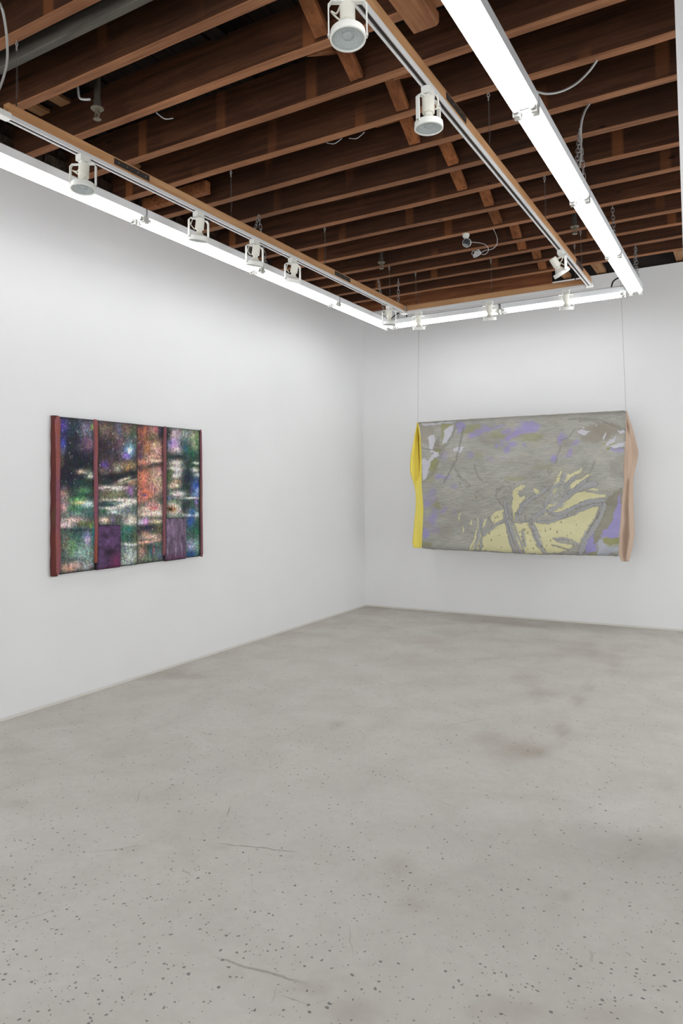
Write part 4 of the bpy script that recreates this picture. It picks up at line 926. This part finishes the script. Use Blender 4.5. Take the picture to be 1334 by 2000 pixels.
    # straw yellow fields
    for p in ([(722, 656), (800, 652), (850, 642), (905, 628), (960, 602), (1008, 578), (1058, 566), (1050, 600), (1030, 640), (1010, 670), (985, 705), (965, 740), (950, 775), (915, 762), (860, 735), (815, 732), (835, 760), (880, 765), (925, 775), (900, 800), (850, 815), (790, 818), (755, 770), (735, 740), (745, 735), (760, 745), (735, 690)],
              [(640, 662), (690, 655), (700, 700), (712, 745), (735, 775), (770, 800), (790, 822), (662, 820), (640, 780), (625, 730), (605, 680), (600, 650)], [(438, 803), (442, 740), (455, 710), (490, 688), (530, 665), (556, 655), (572, 700), (580, 750), (600, 815)],
              [(600, 650), (596, 600), (602, 540), (606, 488), (625, 470), (655, 455), (668, 458), (672, 470), (640, 482), (632, 500), (645, 520), (668, 512), (662, 535), (640, 560), (625, 600), (615, 640)],
              [(714, 474), (730, 476), (762, 494), (755, 510), (738, 508), (722, 492)], [(770, 612), (784, 575), (800, 560), (850, 552), (885, 545), (920, 515), (945, 495), (990, 492), (1045, 500), (1098, 508), (1095, 520), (1040, 524), (990, 535), (930, 560), (880, 585), (830, 600)],
              [(882, 442), (884, 412), (895, 400), (930, 392), (975, 364), (968, 382), (940, 400), (915, 412), (900, 432)], [(903, 482), (915, 452), (940, 432), (975, 420), (1000, 400), (1025, 392), (1018, 402), (990, 420), (950, 448), (925, 468)], [(1005, 480), (1030, 474), (1062, 480), (1060, 488), (1030, 484)],
              [(368, 802), (395, 745), (412, 690), (420, 635), (426, 636), (422, 690), (402, 750), (380, 803)], [(384, 803), (405, 755), (430, 700), (436, 740), (430, 803)], [(440, 690), (446, 660), (458, 628), (462, 640), (450, 680)], [(484, 640), (492, 612), (520, 590), (552, 585), (556, 625), (530, 650), (512, 665), (500, 650)],
              [(330, 690), (340, 672), (342, 690), (334, 705)], [(375, 655), (384, 640), (388, 660), (378, 668)], [(310, 650), (322, 610), (330, 600), (318, 640)], [(770, 545), (800, 500), (860, 380), (866, 385), (840, 470), (800, 540)]): poly(p, YEL, -.0015, .97)
    C += ((fbm(X/70, Y/50, 88, 3)-.5)*18)[..., None]
    # grey raised folds over the yellow
    for p, wd in (([(640, 600), (665, 560), (700, 530), (745, 505), (790, 470)], 11), ([(700, 648), (722, 625), (755, 598), (790, 592), (830, 612), (870, 610), (910, 585), (960, 562), (1020, 545), (1085, 540)], 11), ([(735, 650), (790, 655), (830, 645), (868, 622), (920, 612), (970, 588), (1030, 562), (1085, 555)], 8),
                  ([(560, 540), (566, 600), (580, 660), (605, 730), (640, 812)], 7), ([(575, 560), (590, 620), (618, 690), (640, 745), (665, 812)], 6), ([(555, 600), (572, 680), (592, 745), (612, 812)], 6), ([(600, 590), (602, 640)], 4), ([(648, 560), (625, 610), (612, 650)], 7), ([(800, 590), (860, 560), (900, 500), (960, 470), (1040, 450)], 16),
                  ([(435, 640), (440, 720), (425, 803)], 6), ([(400, 803), (418, 740), (425, 690), (432, 650)], 8), ([(450, 720), (478, 700), (505, 672), (545, 650)], 8), ([(1090, 560), (1070, 620), (1030, 690), (990, 750), (960, 820)], 15), ([(640, 640), (660, 645), (700, 650)], 6), ([(880, 410), (860, 440), (820, 470), (800, 520), (775, 560)], 12),
                  ([(820, 740), (870, 738), (920, 752), (950, 772)], 6), ([(815, 775), (850, 785), (900, 800)], 5), ([(690, 655), (715, 690), (735, 740), (750, 770)], 11), ([(735, 775), (760, 800), (780, 825)], 9), ([(655, 700), (662, 740), (668, 775)], 8), ([(940, 405), (905, 440), (885, 470)], 7), ([(1000, 430), (950, 465), (900, 500)], 8), ([(240, 440), (300, 330), (340, 150)], 3)):
        stroke(p, wd, GRY if wd > 5 else (160, 158, 150), .005 if wd > 6 else .0025, .92)
    for p in ([(125, 260), (165, 270), (220, 262), (250, 240), (280, 190), (300, 130)], [(130, 440), (180, 390), (210, 330), (235, 260)], [(210, 200), (190, 240), (205, 245)], [(815, 380), (800, 400), (790, 380), (800, 370)], [(400, 350), (420, 410), (440, 430)], [(300, 370), (330, 420), (360, 440)], [(860, 250), (840, 300), (835, 340)], [(1040, 330), (1020, 380), (1000, 440)], [(930, 160), (900, 200), (860, 215)], [(1060, 120), (1000, 110), (960, 115)], [(1200, 160), (1120, 130), (1060, 105), (980, 100), (900, 105)], [(560, 460), (520, 480), (515, 520), (550, 560)]):
        stroke(p, 3.2, (172, 170, 160), .0022, .7)
    r = np.random.RandomState(9)
    for _ in range(60):
        x, y = r.uniform(380, 960), r.uniform(600, 815); s = r.uniform(2, 5); m = np.exp(-(((X-x)/s)**2+((Y-y)/(s*1.8))**2)); put((m > .4)*1., (140, 132, 112), 0, .7)
    for _ in range(90):
        x, y = r.uniform(300, 900), r.uniform(400, 640); L_ = r.uniform(8, 26); a_ = r.uniform(-.6, .6)+(1.57 if r.rand() < .4 else 0)
        d = segd(X+9*nz, Y+9*nz2, [(x, y), (x+L_*math.cos(a_), y+L_*math.sin(a_))]); m = np.exp(-(d/2.2)**2); put(m, (168, 166, 154) if r.rand() < .6 else (112, 110, 100), .0012, .5)
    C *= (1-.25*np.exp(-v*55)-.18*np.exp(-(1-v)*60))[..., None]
    H = H-.012*np.exp(-v*60)-.010*np.exp(-(1-v)*50)
    base_y = YFB-H
    Wp = W(X, Y, YFB).reshape(nr, nc, 3); Wp[..., 1] = base_y
    root = empty('draped_fabric_work', (-2.05, YFB+.05, 1.44)); tag(root, 'grey and straw relief fabric sleeve with yellow and beige sides hanging from two wires', 'artwork')
    ro = np.array(root.location)
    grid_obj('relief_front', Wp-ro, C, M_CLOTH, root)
    # back of the sleeve, wrapped round rods at top and bottom
    top = Wp[0, ::8]; bt = Wp[-1, ::8]; rows = [top]
    for a in np.linspace(.5, 3.1, 6): q = top.copy(); q[:, 1] = YFB+.012+.028*(1-math.cos(a)); q[:, 2] += .010*math.sin(a); rows.append(q)
    for k in np.linspace(.05, .95, 8): q = top*(1-k)+bt*k; q[:, 1] = YFB+.07+.006*math.sin(k*9); rows.append(q)
    for a in np.linspace(3.1, .5, 6): q = bt.copy(); q[:, 1] = YFB+.012+.028*(1-math.cos(a)); q[:, 2] -= .008*math.sin(a); rows.append(q)
    rows.append(bt); grid_obj('sleeve_back', np.array(rows)-ro, None, M_BACKC, root)
    def flap(name, rows_, matl):
        """rows: (Y, [(X, depth) ...])"""
        Ys = [r_[0] for r_ in rows_]; n = len(rows_[0][1]); NR, K = 90, 6; yy = np.linspace(Ys[0], Ys[-1], NR)
        cols_ = []
        for k in range(n): cols_.append((np.interp(yy, Ys, [r_[1][k][0] for r_ in rows_]), np.interp(yy, Ys, [r_[1][k][1] for r_ in rows_])))
        ker = np.array([1, 2, 3, 2, 1])/9.
        def smo(a): b = np.pad(a, 2, mode='edge'); return np.convolve(b, ker, 'valid')
        cols_ = [(smo(a), smo(b)) for a, b in cols_]
        G = []
        for k in range(n-1):
            for j in range(K):
                t = j/K; tt = t*t*(3-2*t)*.5+t*.5
                G.append((cols_[k][0]*(1-t)+cols_[k+1][0]*t, cols_[k][1]*(1-tt)+cols_[k+1][1]*tt))
        G.append(cols_[-1])
        Pt = np.zeros((NR, len(G), 3))
        for j, (xx, dd) in enumerate(G):
            for i in range(NR): Pt[i, j] = Pn(np.array([780+xx[i]/2.7224]), np.array([780+yy[i]/2.7224]), 1, dd[i])[0]
        o = grid_obj(name, Pt-ro, None, matl, root)
        s = o.modifiers.new('solid', 'SOLIDIFY'); s.thickness = .0015; return o
    Y0 = YFB+.004
    flap('yellow_side', [(122, [(97, Y0), (96, Y0+.01), (94, Y0+.02), (96, Y0+.06)]), (150, [(106, Y0), (97, Y0+.05), (90, Y0+.01), (100, Y0+.06)]), (200, [(112, Y0), (99, Y0+.12), (79, Y0+.01), (100, Y0+.08)]), (300, [(118, Y0), (101, Y0+.15), (61, Y0+.02), (104, Y0+.1)]),
                         (360, [(120, Y0), (100, Y0+.15), (56, Y0+.02), (106, Y0+.1)]), (400, [(122, Y0), (98, Y0+.13), (60, Y0+.02), (106, Y0+.1)]), (440, [(122, Y0), (95, Y0+.06), (74, Y0+.03), (106, Y0+.1)]), (490, [(124, Y0), (92, Y0+.04), (86, Y0+.05), (106, Y0+.1)]),
                         (560, [(128, Y0), (100, Y0+.025), (88, Y0+.05), (110, Y0+.1)]), (640, [(126, Y0), (102, Y0+.03), (80, Y0+.04), (108, Y0+.1)]), (700, [(122, Y0), (104, Y0+.035), (75, Y0+.04), (104, Y0+.1)]), (777, [(118, Y0), (108, Y0+.045), (68, Y0+.03), (100, Y0+.1)]), (790, [(118, Y0), (110, Y0+.045), (80, Y0+.03), (102, Y0+.1)])], M_YEL)
    flap('beige_side', [(62, [(1205, Y0), (1207, Y0+.005), (1208, Y0+.01), (1209, Y0+.02), (1206, Y0+.07)]), (110, [(1206, Y0), (1208, Y0+.03), (1216, Y0+.03), (1224, Y0+.05), (1212, Y0+.10)]), (150, [(1205, Y0), (1212, Y0+.04), (1224, Y0+.02), (1238, Y0+.06), (1215, Y0+.12)]), (220, [(1202, Y0), (1214, Y0+.02), (1232, Y0+.05), (1257, Y0+.06), (1220, Y0+.12)]),
                        (285, [(1197, Y0), (1216, Y0+.01), (1240, Y0+.06), (1272, Y0+.07), (1225, Y0+.14)]), (340, [(1191, Y0), (1212, Y0+.01), (1238, Y0+.05), (1261, Y0+.08), (1222, Y0+.14)]), (400, [(1192, Y0), (1212, Y0+.02), (1230, Y0+.04), (1247, Y0+.08), (1220, Y0+.13)]), (440, [(1194, Y0), (1210, Y0+.03), (1224, Y0+.02), (1241, Y0+.07), (1216, Y0+.12)]),
                        (520, [(1185, Y0), (1204, Y0+.03), (1220, Y0+.02), (1243, Y0+.06), (1212, Y0+.12)]), (600, [(1179, Y0), (1203, Y0+.045), (1220, Y0+.02), (1246, Y0+.06), (1208, Y0+.12)]), (650, [(1176, Y0), (1205, Y0+.05), (1222, Y0+.03), (1247, Y0+.06), (1206, Y0+.12)]), (720, [(1171, Y0), (1200, Y0+.06), (1224, Y0+.02), (1250, Y0+.06), (1204, Y0+.12)]),
                        (780, [(1168, Y0), (1196, Y0+.05), (1216, Y0+.02), (1240, Y0+.06), (1200, Y0+.12)]), (835, [(1166, Y0), (1192, Y0+.04), (1208, Y0+.02), (1227, Y0+.05), (1200, Y0+.11)]), (862, [(1186, Y0+.01), (1196, Y0+.03), (1206, Y0+.03), (1219, Y0+.04), (1204, Y0+.08)])], M_TAN)
    za, zb_ = P(816, 826, 1, YFB+.04), P(1222.5, 803, 1, YFB+.04)
    MB().tube([(Vector(za)-root.location)-Vector((0, 0, .010)), (Vector(zb_)-root.location)-Vector((0, 0, .010))], .010, 10).build('hanging_rod', M_STEEL, root)
    zt_ = ZJ
    for (p0, ptop, lb) in ((za, P(817, 600, 1, 7.14), 'thin wire holding the yellow end of the fabric work'), (zb_, P(1211.5, 540, 1, 7.14), 'thin wire holding the beige end of the fabric work')):
        e = Vector(p0)+Vector((0, 0, -.002)); t_ = Vector(ptop); d = t_-e; t_ = e+d*((zt_-e.z)/d.z)
        t_.y = 7.17; m_ = MB().tube([e, t_], .0012, 5); tag(m_.build('hanging_wire', M_WIRE, None), lb, 'wire')
fab()
